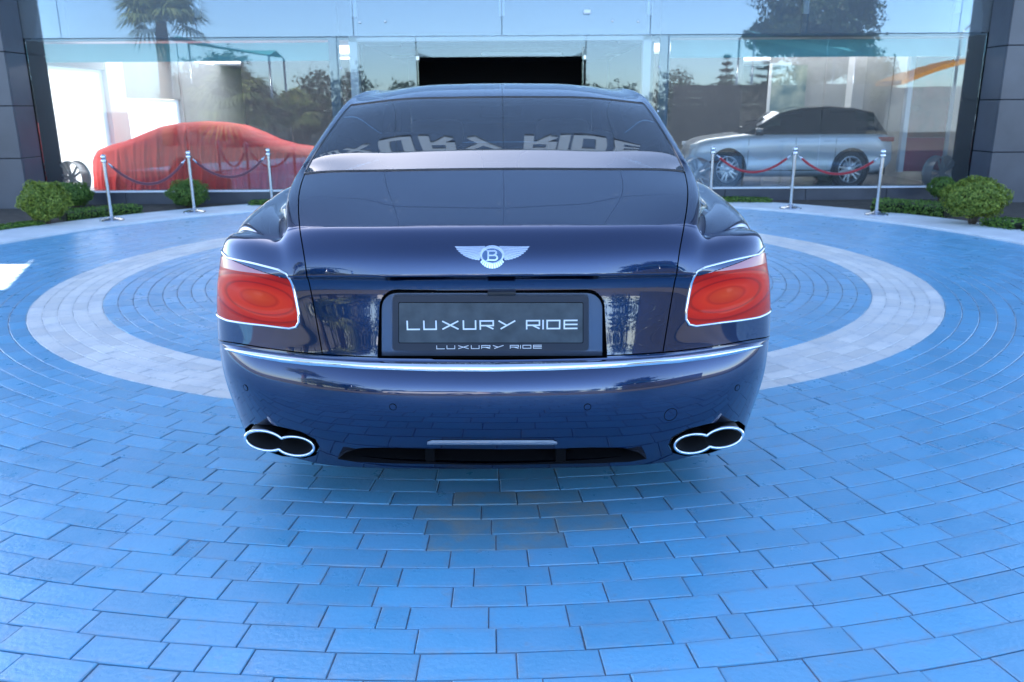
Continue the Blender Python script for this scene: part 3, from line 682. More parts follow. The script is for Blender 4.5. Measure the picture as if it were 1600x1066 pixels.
def display_wheel(px, py, Y, r, m, label, tilt):
    p = at(px, py, Y); e = wheel_mesh('display_wheel', r*1.04, r, .2, m, False, None, 5)
    e.location = (p.x, Y, FZ+r*1.01); e.rotation_euler = (0, 0, tilt); tag(e, label, 'wheel', 'alloy wheels on display')
display_wheel(116, 274, YF+.55, .27, M['darkalloy'], 'loose alloy wheel standing behind glass at the left end', rad(90-22))
display_wheel(1466, 272, YF+.50, .27, M['darkalloy'], 'loose alloy wheel standing behind glass at the right end', rad(90+24))
display_wheel(1086, 268, YF+.45, .27, M['alloy'], 'loose alloy wheel leaning near the front of the silver car', rad(90+20))

# ================================================================== COVERED CAR
cc = tag(empty('covered_car', (0, 0, 0)), 'sports car hidden under a red stretch cover behind the left glass', 'car cover')
YC = YF+1.55
prof = [(147, 232), (152, 243), (160, 232), (178, 226), (205, 219), (232, 207), (258, 197), (285, 191.5), (315, 190), (345, 191), (375, 196), (402, 206), (430, 219), (455, 226), (485, 230), (520, 236), (540, 246)]
px_ = [at(a, b, YC+.62) for a, b in prof[1:]]
xs = np.array([p.x for p in px_]); zs = np.array([p.z for p in px_])
NX, NV = 240, 44; V = []; Fq = []
for i in range(NX+1):
    u = i/NX; x = xs[0]+(xs[-1]-xs[0])*u; zt = np.interp(x, xs, zs)
    hw = .82*(1-.55*max(0, 1-u*9)**2-.5*max(0, (u-.9)*10)**2); f1 = math.sin(x*23)*.5+math.sin(x*41+1.3)*.35+math.sin(x*67+.4)*.25
    for j in range(NV+1):
        v = j/NV*2-1; a = v*math.pi/2
        s_, c_ = math.sin(a), math.cos(a)
        e_ = .42; yy = math.copysign(abs(s_)**e_, s_)*hw; zz = max(0, c_)**.62*(zt-FZ-.01)
        zz = (zt-FZ)*(1-abs(v)**3.2); yy = math.copysign(min(1, abs(v)*1.75)**.8, v)*hw*(.80+.22*(1-zz/(zt-FZ)))
        low = (1-zz/(zt-FZ)); am = .055*low**.7*(1 if abs(v) > .25 else .3)
        yy += math.copysign(f1*am+.02*math.sin(x*11+zz*3)*low, v); xx = x+(.02*math.sin(zz*9+x*5))*low
        if i == 0: xx -= .03*low
        V.append((xx, YC+.75+yy, FZ+zz+.012*math.sin(x*9)*(.2+low)*(zz > .02)))
for i in range(NX):
    for j in range(NV): k = i*(NV+1)+j; Fq.append((k, k+1, k+NV+2, k+NV+1))
mb = MB(); mb.add(V, Fq); mb.add([V[j] for j in range(NV+1)], [tuple(range(NV+1))]); mb.build('cover', M['redcloth'], cc, 70)
cc.location = (0, 0, 0)

# ================================================================== SUV (showroom) built once, reused for traffic across the road
def suv(name, paint, label, roofm, plate=False):
    e = tag(empty(name), label, 'car')
    # side outline in car units: x to the left is forward (nose at -2.35), z up
    st = [(-2.36, .78, .72, .40), (-2.30, .86, .84, .32), (-2.05, .93, .95, .28), (-1.55, .98, 1.02, .28), (-1.05, 1.0, 1.07, .28), (-.4, 1.0, 1.09, .28), (.4, 1.0, 1.10, .28), (1.1, 1.0, 1.11, .28), (1.7, .99, 1.11, .30), (2.15, .95, 1.09, .36), (2.36, .88, 1.00, .46), (2.41, .82, .86, .52)]
    secs = []
    for (x, wf, zb, zlo) in st:
        w = .97*wf; secs.append([(x, 0, zb+.015), (x, w*.5, zb+.012), (x, w*.86, zb), (x, w*.96, zb-.05), (x, w, zb-.16), (x, w*1.01, zb-.30), (x, w*.985, (zb+zlo)/2-.1), (x, w, zlo+.1), (x, w*.95, zlo), (x, 0, zlo)])
    n = len(secs[0]); V = []; Fq = []
    for s_ in secs: V += s_
    k0 = len(V); V += [(x, -y, z) for (x, y, z) in V]
    for i in range(len(secs)-1):
        for j in range(n-1):
            a = i*n+j; q = (a, a+1, a+n+1, a+n); Fq.append(q); Fq.append(tuple(k0+t for t in q[::-1]))
    for i in (0, len(secs)-1): Fq.append(tuple(i*n+j for j in range(n))); Fq.append(tuple(k0+i*n+j for j in range(n)))
    me = bpy.data.meshes.new('body'); me.from_pydata(V, [], Fq); bm = bmesh.new(); bm.from_mesh(me); bmesh.ops.remove_doubles(bm, verts=bm.verts, dist=1e-4)
    bmesh.ops.subdivide_edges(bm, edges=bm.edges[:], cuts=2, use_grid_fill=True, smooth=.6)
    # open the wheel arches
    dl = []
    for f in bm.faces:
        c = f.calc_center_median()
        for wx in (-1.44, 1.43):
            if math.hypot(c.x-wx, c.z-.36) < .40 and abs(c.y) > .55: dl.append(f); break
    bmesh.ops.delete(bm, geom=dl, context='FACES')
    for v in bm.verts:
        for wx in (-1.44, 1.43):
            d = math.hypot(v.co.x-wx, v.co.z-.36)
            if d < .46 and abs(v.co.y) > .5 and any(ed.is_boundary for ed in v.link_edges): v.co.x = wx+(v.co.x-wx)/d*.42; v.co.z = .36+(v.co.z-.36)/d*.42
    bmesh.ops.recalc_face_normals(bm, faces=bm.faces[:]); bm.to_mesh(me); bm.free(); b = link('body', me, e, paint, True); me.set_sharp_from_angle(angle=rad(50))
    # greenhouse
    gs = [(-1.10, .80, 1.06), (-.75, .80, 1.24), (-.25, .74, 1.50), (.25, .73, 1.60), (.9, .73, 1.625), (1.5, .71, 1.58), (1.95, .68, 1.50), (2.02, .70, 1.40), (2.28, .78, 1.09)]
    V = []; Fq = []; mi = []; roof = MB(); gl = MB()
    sec = [[(x, 0, z+.03), (x, w*.6, z+.024), (x, w*.93, z), (x, w*.99, z-.04), (x, w+(.93-w)*min(1, (z-1.06)/.3+.05), min(1.08, z-.05))] for x, w, z in gs]
    for i in range(len(sec)-1):
        for sgn in (1, -1):
            for j in range(4):
                q = [sec[i][j], sec[i][j+1], sec[i+1][j+1], sec[i+1][j]]; q = [(p[0], p[1]*sgn, p[2]) for p in q]
                isg = (j == 3 and 0 < i < 6) or (j < 2 and i in (0, 1, 7))
                (gl if isg else roof).add(q, [(0, 1, 2, 3) if sgn > 0 else (3, 2, 1, 0)])
    roof.build('roof', roofm, e, 40); gl.build('window', M['suvglass'], e, 40)
    for wx in (-1.44, 1.43):
        for sgn in (1, -1):
            w = wheel_mesh('wheel', .37, .27, .25, M['alloy'], True, e, 5); w.location = (wx, .86*sgn, .37); w.rotation_euler = (0, 0, rad(90) if sgn < 0 else rad(-90))
            mb = MB(); pts = [(wx+.43*math.cos(t), sgn*.965, .36+.43*math.sin(t)) for t in np.linspace(-.1, math.pi+.1, 20)]; mb.tube(pts, .022, 6); mb.build('arch_trim', M['black'] if roofm is not paint else paint, e, True)
            mb = MB(); mb.lathe([(.41, -.25), (.41, .10), (0, .10)], 24, 0, (wx, .75*sgn, .36), 'y'); mb.build('wheel_well', M['void'], e)
    for sgn in (1, -1):
        mb = MB(); mb.box((-.86, sgn*.99-.09, 1.06), (-.66, sgn*.99+.09, 1.20), 0, .03); mb.build('mirror', M['gloss_black'], e, 30)
        mb = MB(); mb.box((-1.0, sgn*.955-.012, .34), (1.0, sgn*.955+.022, .43), 0, .008); mb.build('sill_trim', M['black'], e)
        mb = MB(); mb.box((1.98, sgn*.90-.03, .93), (2.385, sgn*.90+.035, 1.02), 0, .012); mb.build('taillight', M['redlens'], e)
        mb = MB(); mb.box((-2.34, sgn*.74-.12, .80), (-2.02, sgn*.80+.06, .88), 0, .02); mb.build('headlight', M['frame'], e)
        for x in (-.98, .12, 1.05):
            mb = MB(); mb.box((x-.004, sgn*.975-.004, .45), (x+.004, sgn*.975+.004, 1.0)); mb.build('door_gap', M['void'], e)
        for x in (-.12, .92): mb = MB(); mb.box((x-.14, sgn*.972, .93), (x, sgn*.985, .952), 0, .003); mb.build('door_handle', paint, e)
    mb = MB(); mb.box((-2.3, -.8, .26), (2.3, .8, .5)); mb.build('underbody', M['void'], e)
    return e
M['suvglass'] = mat('dark car window', (.01, .012, .014), .03, spec=.6)
M['redlens'] = mat('red lamp lens', (.45, .012, .008), .12, coat=.5)
car2 = suv('silver_suv', M['silver'], 'silver suv with a black roof parked behind the right glass', M['gloss_black'])
car2.scale = (.69, .76, .80); car2.location = (4.66, YF+1.75, FZ); car2.rotation_euler = (0, 0, rad(-5))
car3 = suv('white_car', M['pearl'], 'pearl white suv parked across the road, seen mirrored in the paint', M['pearl'])
car3.location = (-2.6, -8.2, -.02); car3.rotation_euler = (0, 0, rad(8))
# posters in the showroom
po = tag(empty('poster_stand', (6.80, YF+.95, FZ)), 'tall poster frame with a red lower panel behind the right glass', 'poster')
mb = MB(); mb.box((-.42, 0, .25), (-.34, .10, 2.1)); mb.box((.30, 0, .25), (.36, .10, 2.1)); mb.build('frame', M['frame'], po)
mb = MB(); mb.box((-.338, .03, .26), (.298, .05, .80)); mb.build('lower_panel', mat('red poster print', (.34, .012, .05), .4), po)
mb = MB(); mb.box((-.338, .03, .804), (.298, .05, 2.05)); mb.build('picture', mat('dark car picture print', (.03, .03, .035), .25, var=.9, vscale=2.2, col2=(.28, .05, .04)), po)
pp = tag(empty('wall_poster', (5.28, YF+3.5, 1.2)), 'small blue green seascape poster on the showroom wall', 'poster')
mb = MB(); mb.box((-.33, 0, 0), (.33, .03, .95)); mb.build('print', mat('seascape print', (.12, .32, .42), .35, var=.5, vscale=3, col2=(.50, .55, .45)), pp)
mb = MB(); mb.box((-.38, -.01, -.03), (-.335, .04, .98)); mb.build('frame', M['frame'], pp)
#@@CAR@@
# ================================================================== BLUE SALOON (main subject)
CARX, CARY = -.066, 2.6
car = tag(empty('blue_saloon', (CARX, CARY, 0)), 'dark navy luxury saloon seen from behind on the blue paving', 'car')
def P(px, py, y):                             # the body is symmetric and level: no camera roll here
    X = (px-800)/F_PX; Y = -(py-533)/F_PX; t = (CARY+y)/(_cp+_sp*Y)
    return Vector((abs(X*t-CARX), y, EYE+(-_sp+_cp*Y)*t))
Wr = [  # rows from the bumper's lower lip up to the boot edge; columns from the centre to the corner: (px, py, depth)
 [(769,733,.11),(660,732,.12),(575,730,.14),(508,725,.18),(465,715,.22),(425,702,.26),(395,686,.31),(381,668,.40)],
 [(769,692,.04),(660,691,.048),(575,689,.068),(505,684,.105),(462,677,.14),(420,666,.185),(388,652,.25),(369,640,.36)],
 [(769,650,.005),(660,649,.012),(575,646,.032),(505,641,.07),(460,634,.105),(415,624,.15),(378,611,.215),(354,600,.35)],
 [(769,612,.003),(660,611,.01),(575,608,.03),(505,603,.067),(460,597,.10),(412,588,.145),(370,577,.21),(346,568,.34)],
 [(769,581,.03),(660,579,.037),(575,576,.056),(505,571,.09),(458,565,.123),(410,557,.167),(366,548,.23),(343,541,.35)],
 [(769,567,.052),(660,566,.059),(575,564,.077),(505,559,.109),(457,553,.142),(408,545,.185),(364,537,.25),(341.5,531,.355)],
 [(769,560,.066),(660,559,.073),(575,557,.09),(504,553,.122),(455,548,.153),(406,541,.195),(362,533,.258),(340.5,527,.36)],
 [(769,500,.084),(660,500,.091),(575,499,.109),(493,495,.143),(450,492,.17),(400,487,.21),(357,482,.27),(339,478,.365)],
 [(769,446,.098),(660,446,.105),(575,445,.122),(483,444,.158),(445,443,.178),(397,441,.21),(358,438,.275),(341,435,.37)],
 [(769,431,.070),(660,431,.076),(575,431,.093),(479,430,.134),(441,428,.162),(396,425,.21),(359,421,.28),(343,418,.375)],
 [(769,395,.091),(660,395,.097),(575,395,.113),(474,396,.152),(440,398,.187),(397,394,.235),(362,389,.30),(349,385,.39)],
 [(769,362,.142),(660,362,.148),(575,362,.162),(469,364,.205),(437,379,.228),(402,373,.275),(372,368,.34),(360,364,.42)],
]
Wr = [[P(*q) for q in r] for r in Wr]
for r in Wr: r[0].x = 0
def Z(l): return [Vector(q) for q in l]
T = [Wr[11],
 [P(769,352.1,.175),P(660,352.1,.181),P(575,352.4,.195),P(468,354,.238),P(444,366,.263),P(436,370,.277),P(401.5,363,.335),Vector((.925,.47,.985))],
 [P(769,345,.215),P(660,345,.22),P(575,346,.232),P(467,346,.275),P(450,353,.30),P(436,361,.325),P(401,352,.40),Vector((.945,.52,1.00))],
 [P(769,305,.48),P(660,305,.483),P(575,306,.493),P(466,304,.525),P(451,315,.54),P(437,329,.56),Vector((.875,.64,1.045)),Vector((.952,.72,1.03))],
 [Vector((0,.80,1.1815)),Vector((.27,.80,1.1802)),Vector((.50,.80,1.1772)),Vector((.768,.805,1.1655)),Vector((.805,.81,1.125)),Vector((.832,.83,1.058)),Vector((.896,.90,1.066)),Vector((.958,.98,1.045))],
 Z([(0,.90,1.2240),(.27,.90,1.2225),(.50,.90,1.2212),(.764,.905,1.2105),(.803,.92,1.145),(.845,.94,1.066),(.900,1.0,1.072),(.961,1.09,1.05)]),
 Z([(0,1.02,1.2725),(.27,1.02,1.2710),(.50,1.02,1.2690),(.754,1.025,1.2580),(.803,1.04,1.185),(.858,1.06,1.075),(.905,1.12,1.078),(.963,1.20,1.055)]),
 Z([(0,1.27,1.3650),(.26,1.27,1.3635),(.49,1.27,1.3605),(.736,1.28,1.342),(.791,1.29,1.268),(.868,1.31,1.08),(.912,1.36,1.08),(.965,1.42,1.055)]),
 Z([(0,1.60,1.4680),(.26,1.60,1.4655),(.48,1.60,1.460),(.716,1.61,1.430),(.772,1.62,1.375),(.875,1.62,1.08),(.916,1.66,1.076),(.966,1.70,1.05)]),
 Z([(0,2.0,1.531),(.25,2.0,1.528),(.46,2.0,1.519),(.70,2.0,1.483),(.764,2.0,1.440),(.876,2.0,1.076),(.916,2.0,1.07),(.964,2.0,1.045)]),
 Z([(0,2.5,1.556),(.25,2.5,1.553),(.46,2.5,1.544),(.68,2.5,1.514),(.752,2.5,1.462),(.874,2.5,1.07),(.915,2.5,1.062),(.962,2.5,1.035)]),
 Z([(0,3.0,1.553),(.25,3.0,1.55),(.46,3.0,1.541),(.66,3.0,1.510),(.742,3.0,1.455),(.87,3.0,1.064),(.913,3.0,1.055),(.96,3.0,1.028)]),
 Z([(0,3.38,1.52),(.25,3.38,1.517),(.46,3.38,1.508),(.64,3.38,1.475),(.73,3.38,1.42),(.866,3.38,1.058),(.911,3.38,1.048),(.958,3.38,1.02)]),
 Z([(0,3.72,1.345),(.25,3.72,1.343),(.47,3.71,1.335),(.665,3.70,1.30),(.748,3.70,1.245),(.863,3.70,1.052),(.91,3.70,1.04),(.956,3.70,1.01)]),
 Z([(0,4.10,1.14),(.26,4.10,1.138),(.48,4.09,1.13),(.70,4.06,1.095),(.79,4.05,1.07),(.862,4.05,1.045),(.908,4.05,1.025),(.952,4.05,.985)]),
 Z([(0,4.55,1.06),(.26,4.55,1.06),(.48,4.55,1.052),(.68,4.54,1.03),(.78,4.53,1.012),(.85,4.52,.99),(.895,4.51,.97),(.94,4.50,.925)]),
 Z([(0,4.95,.97),(.25,4.95,.97),(.45,4.94,.962),(.62,4.92,.95),(.70,4.90,.935),(.77,4.88,.92),(.82,4.86,.90),(.88,4.84,.865)]),
 Z([(0,5.25,.86),(.25,5.24,.86),(.45,5.20,.86),(.60,5.15,.855),(.68,5.11,.85),(.74,5.07,.845),(.79,5.04,.84),(.83,5.0,.82)]),
]
for t in T: t[0].x = 0
SZ = [.20, .27, .37, .47, .555, .585, .61, .72, .83, .865, .94]
SX = [.90, .938, .958, .968, .974, .976, .977, .979, .977, .975, .972]
NT = len(T)-1
W = []
for r in range(12):
    row = list(Wr[r])
    for k in range(1, NT+1):
        c7 = T[k][7]
        if r == 11: row.append(c7); continue
        bl = min(1, k/3.0); tap = c7.x/.96 if k > 12 else 1
        z = Wr[r][7].z*(1-bl)+min(SZ[r], c7.z-.02*(11-r))*bl; x = (Wr[r][7].x*(1-bl)+SX[r]*bl)*tap
        row.append(Vector((x, c7.y+.004*(11-r)*(1-bl), z)))
    for j in range(1, 8):
        b = T[NT][7-j]
        row.append(b if r == 11 else Vector((b.x*(SX[r]/.975), b.y+.03*math.sin(r/11*3.1), min(SZ[r], .83-.02*(11-r)))))
    W.append(row)
# ---- cage
HV = []; idx = {}
def vid(v):
    k = (round(v.x, 6), round(v.y, 6), round(v.z, 6))
    if k not in idx: idx[k] = len(HV); HV.append(v.copy())
    return idx[k]
HF = []; HM = []
PAN = ['body', 'rear_bumper', 'trunk_lid', 'rear_window', 'side_window', 'windscreen']
creased = set()
for r in range(11):
    for c in range(len(W[0])-1):
        q = (vid(W[r][c]), vid(W[r][c+1]), vid(W[r+1][c+1]), vid(W[r+1][c]))
        HF.append(q); HM.append(1 if (r <= 5 and c <= 10) else 2 if (r >= 6 and c < 3) else 0)
        if r == 9 and c <= 3: creased.add((vid(W[9][c]), vid(W[9][c+1])))
for k in range(NT):
    for c in range(7):
        q = (vid(T[k][c]), vid(T[k][c+1]), vid(T[k+1][c+1]), vid(T[k+1][c])); HF.append(q)
        if k == 4 and c < 3: creased.add((vid(T[4][c]), vid(T[4][c+1])))
        HM.append(2 if (k < 4 and c < 3) else 3 if (4 <= k <= 7 and c < 3) else 4 if (8 <= k <= 11 and c == 4) else 5 if (k in (12, 13) and c < 3) else 0)
nH = len(HV); mirror = {}; VV = [Vector((-v.x, v.y, v.z)) for v in HV]
for i, v in enumerate(HV):
    if abs(v.x) < 1e-6: mirror[i] = i
    else: mirror[i] = len(VV); VV.append(v.copy())
FF = [tuple(q) for q in HF]+[tuple(mirror[i] for i in q[::-1]) for q in HF]; FM = HM+HM
target = np.array([tuple(v) for v in VV]); cage = target.copy()
dg = None
def subdivide(verts, lev):
    me = bpy.data.meshes.new('cage'); me.from_pydata([tuple(v) for v in verts], [], FF); me.polygons.foreach_set('material_index', FM)
    for n_ in PAN: me.materials.append(M['paint'])
    cr = me.attributes.new('crease_edge', 'FLOAT', 'EDGE'); cs = set()
    for (a, b) in creased: cs.add(frozenset((a, b))); cs.add(frozenset((mirror[a], mirror[b])))
    for e in me.edges:
        if frozenset(e.vertices) in cs: cr.data[e.index].value = .72 if VV[e.vertices[0]].z < 1.05 else 1.0
    o = bpy.data.objects.new('cage', me); COL.objects.link(o); md = o.modifiers.new('s', 'SUBSURF'); md.levels = lev; md.render_levels = lev
    bpy.context.view_layer.update(); ev = o.evaluated_get(bpy.context.evaluated_depsgraph_get()); m2 = bpy.data.meshes.new_from_object(ev)
    bpy.data.objects.remove(o); return m2
for it in range(4):
    m2 = subdivide(cage, 1); co = np.empty(len(m2.vertices)*3); m2.vertices.foreach_get('co', co); co = co.reshape(-1, 3)[:len(cage)]
    cage += (target-co)*.75; bpy.data.meshes.remove(m2)
dense = subdivide(cage, 4)
bmd = bmesh.new(); bmd.from_mesh(dense); bmesh.ops.recalc_face_normals(bmd, faces=bmd.faces[:]); bmd.faces.ensure_lookup_table()
if sum(f.normal.z for f in bmd.faces if f.calc_center_median().z > 1.4) < 0: bmesh.ops.reverse_faces(bmd, faces=bmd.faces[:])
BV = BVHTree.FromBMesh(bmd); ORI = Vector((-CARX, -CARY, EYE))
def hit(px, py, h=0):
    """point of the bodywork under a pixel of the photograph, lifted by h"""
    p, n, i, d = BV.ray_cast(ORI, ray(px, py).normalized())
    if n.dot(ray(px, py)) > 0: n = -n
    return p+n*h, n
# ---- convex cuts
def cut_convex(bm, pts, dirs, near):
    inside = [f for f in bm.faces if (f.calc_center_median()-near[0]).length < near[1]]
    cen = sum(pts, Vector())/len(pts)
    for k in range(len(pts)):
        A, B = pts[k], pts[(k+1) % len(pts)]; d = (dirs[k]+dirs[(k+1) % len(pts)]).normalized(); n = (B-A).cross(d).normalized()
        if (cen-A).dot(n) < 0: n = -n
        es = set(e for f in inside for e in f.edges); vs = set(v for f in inside for v in f.verts)
        res = bmesh.ops.bisect_plane(bm, geom=list(inside)+list(es)+list(vs), dist=1e-5, plane_co=A, plane_no=n)
        fs = set(g for g in res['geom'] if isinstance(g, bmesh.types.BMFace)) | set(f for f in inside if f.is_valid)
        inside = [f for f in fs if f.is_valid and (f.calc_center_median()-A).dot(n) > 0]
    return inside
def mir(v): return Vector((-v.x, v.y, v.z))
Yd = Vector((0, 1, 0))
def flat(pts, y): return [P2(px, py, y) for px, py in pts]
def P2(px, py, y): w = at(px, py, CARY+y); return Vector((w.x-CARX, y, w.z))
# tail lamps
LP = [(356,403),(400,413),(436,422),(448,428),(454,437),(460,455),(467,490),(467.5,503),(463,511),(453,513.5),(413,508.5),(356,501)]
lp = []; ln = []
p_, n_, _, _ = BV.ray_cast(Vector((-3, .66, .925)), Vector((1, 0, 0))); lp.append(p_); ln.append(n_)
for q in LP: a, b = hit(*q); lp.append(a); ln.append(b)
p_, n_, _, _ = BV.ray_cast(Vector((-3, .70, .70)), Vector((1, 0, 0))); lp.append(p_); ln.append(n_)
ln = [n if n.x < .1 and n.y < .5 else -n for n in ln]
lamp_faces = {}
for s in (1, -1):
    pts = [v if s > 0 else mir(v) for v in lp]; nn = [v if s > 0 else mir(v) for v in ln]
    lamp_faces[s] = cut_convex(bmd, pts, nn, (Vector((-.85*s, .3, .8)), .62))
    for f in lamp_faces[s]: f.material_index = 6 if s > 0 else 7
# number plate recess, exhaust openings, diffuser opening
def rrect(x0, y0, x1, y1, r, n=6, bottom_round=False):
    o = []
    for (cx, cy, a0) in ((x0+r, y0+r, 180), (x1-r, y0+r, 270)):
        for k in range(n+1): a = rad(a0+90*k/n); o.append((cx+r*math.cos(a), cy+r*math.sin(a)))
    return o+[(x1, y1), (x0, y1)]
rec = rrect(592, 456, 945, 559.0, 26); rec[-2] = (948, 559.0); rec[-1] = (590, 559.0)
recp = flat(rec, .085)
for f in cut_convex(bmd, recp, [Yd]*len(recp), (Vector((0, .09, .75)), .5)):
    f.material_index = 8
exo = [(383,671),(392,663),(432,666),(470,675),(493,687),(499,699),(493,711),(475,716),(440,713),(400,700),(386,687)]
for s in (1, -1):
    pts = []; dr = []
    for (a, b) in exo:
        h_ = BV.ray_cast(ORI, ray(a, b).normalized())[0]; q = h_ if (h_ is not None and h_.y < .6) else P2(a, b, .26); d_ = ray(a, b).normalized()
        pts.append(q if s > 0 else mir(q)); dr.append(d_ if s > 0 else mir(d_))
    for f in cut_convex(bmd, pts, dr, (Vector((-.78*s, .2, .32)), .32)): f.material_index = 8
dif = [(527,718),(540,708),(566,700),(610,696.5),(769,696),(928,696.5),(972,700),(998,708),(1011,718),(985,722.5),(930,725),(769,727.5),(608,725),(553,722.5)]
difp = flat(dif, .09)
for f in cut_convex(bmd, difp, [Yd]*len(difp), (Vector((0, .1, .26)), .66)): f.material_index = 8
# wheel arches
for wy in (1.24, 4.28):
    for s in (1, -1):
        pts = [Vector((s*.97, wy+.405*math.cos(t), .365+.405*math.sin(t))) for t in np.linspace(0, 2*math.pi, 29)[:-1]]
        for f in cut_convex(bmd, pts, [Vector((1, 0, 0))]*28, (Vector((s*.95, wy, .4)), .62)): f.material_index = 8
# ---- split into panels, each with a gap and a turned-in flange
def panel(name, mi, m, gap=.0022, depth=.016, parent=car, offset=0):
    b2 = bmd.copy(); bmesh.ops.delete(b2, geom=[f for f in b2.faces if f.material_index != mi], context='FACES')
    b2.normal_update()
    if offset:
        for v in b2.verts: v.co += v.normal*offset
    bd = [e for e in b2.edges if e.is_boundary]; mv = {}
    for e in bd:
        f = e.link_faces[0]; mid = (e.verts[0].co+e.verts[1].co)/2; t = (e.verts[1].co-e.verts[0].co).normalized(); d = f.normal.cross(t)
        if d.dot(f.calc_center_median()-mid) < 0: d = -d
        for v in e.verts: mv.setdefault(v, []).append(d)
    for v, ds in mv.items():
        s_ = sum(ds, Vector())
        if s_.length > 1e-6: v.co += s_.normalized()*gap
    nv = {v: v.normal.copy() for v in mv}
    r_ = bmesh.ops.extrude_edge_only(b2, edges=bd); new = [g for g in r_['geom'] if isinstance(g, bmesh.types.BMVert)]
    old = {tuple(round(c, 6) for c in v.co): n for v, n in nv.items()}
    for v in new:
        n = old.get(tuple(round(c, 6) for c in v.co))
        if n is not None: v.co -= n*depth
    for f in b2.faces: f.material_index = 0; f.smooth = True
    me = bpy.data.meshes.new(name); b2.to_mesh(me); b2.free(); me.set_sharp_from_angle(angle=rad(38))
    return link(name, me, parent, m)
panel('body_shell', 0, M['paint']); panel('rear_bumper', 1, M['paint']); lid = panel('trunk_lid', 2, M['paint'])
rw = panel('rear_window', 3, M['carglass'], .003, .006); panel('side_window', 4, M['carglass'], .003, .006); panel('windscreen', 5, M['carglass'], .003, .006)
# black rubber round the rear window
bw2 = bmd.copy(); bmesh.ops.delete(bw2, geom=[f for f in bw2.faces if f.material_index != 3], context='FACES')
st = next(v for v in bw2.verts if any(e.is_boundary for e in v.link_edges)); loop = [st]; prev = None
while True:
    nx = [e.other_vert(loop[-1]) for e in loop[-1].link_edges if e.is_boundary and e.other_vert(loop[-1]) is not prev]
    prev = loop[-1]
    if not nx or nx[0] is st: break
    loop.append(nx[0])
mb = MB(); mb.tube([v.co+v.normal*.0 for v in loop], .0055, 6, 0, True); mb.build('window_seal', M['gloss_black'], rw, True); bw2.free()
# ---- tail lamps: red lens with an oval relief, a pale upper lens and a chrome surround
def lens_mat():
    m = bpy.data.materials.new('red lamp lens rings'); m.use_nodes = True; nt = m.node_tree; b = nt.nodes['Principled BSDF']; L = nt.links.new
    a = nt.nodes.new('ShaderNodeAttribute'); a.attribute_name = 'oval'; r = nt.nodes.new('ShaderNodeValToRGB'); cr = r.color_ramp
    ks = [(0, (.85, .06, .010)), (.22, (.78, .035, .006)), (.25, (.70, .018, .004)), (.30, (.88, .030, .005)), (.46, (.80, .018, .004)), (.49, (.48, .009, .003)), (.54, (.80, .018, .004)), (.68, (.70, .014, .004)), (.71, (.40, .007, .003)), (.78, (.62, .012, .003)), (1, (.52, .010, .003))]
    cr.elements[0].position, cr.elements[0].color = 0, (*ks[0][1], 1); cr.elements[1].position, cr.elements[1].color = 1, (*ks[-1][1], 1)
    for p, c in ks[1:-1]: e = cr.elements.new(p); e.color = (*c, 1)
    L(a.outputs['Fac'], r.inputs[0]); L(r.outputs[0], b.inputs['Base Color']); b.inputs['Roughness'].default_value = .22; b.inputs['Coat Weight'].default_value = .3; b.inputs['Coat Roughness'].default_value = .015
    b.inputs['Specular IOR Level'].default_value = .15; b.inputs['Coat IOR'].default_value = 1.4
    tc = nt.nodes.new('ShaderNodeTexCoord'); w = nt.nodes.new('ShaderNodeTexWave'); w.inputs['Scale'].default_value = 90; w.bands_direction = 'X'; L(tc.outputs['Object'], w.inputs[0])
    w2 = nt.nodes.new('ShaderNodeTexWave'); w2.inputs['Scale'].default_value = 90; w2.bands_direction = 'Z'; L(tc.outputs['Object'], w2.inputs[0])
    ad = nt.nodes.new('ShaderNodeMath'); L(w.outputs['Fac'], ad.inputs[0]); L(w2.outputs['Fac'], ad.inputs[1])
    bp = nt.nodes.new('ShaderNodeBump'); bp.inputs['Strength'].default_value = .25; bp.inputs['Distance'].default_value = .002; L(ad.outputs[0], bp.inputs['Height']); L(bp.outputs[0], b.inputs['Normal'])
    return m
M['lens'] = lens_mat(); M['palelens'] = mat('pale pink lamp lens', (.50, .17, .20), .12, coat=.6)
oc, _ = hit(404, 466)
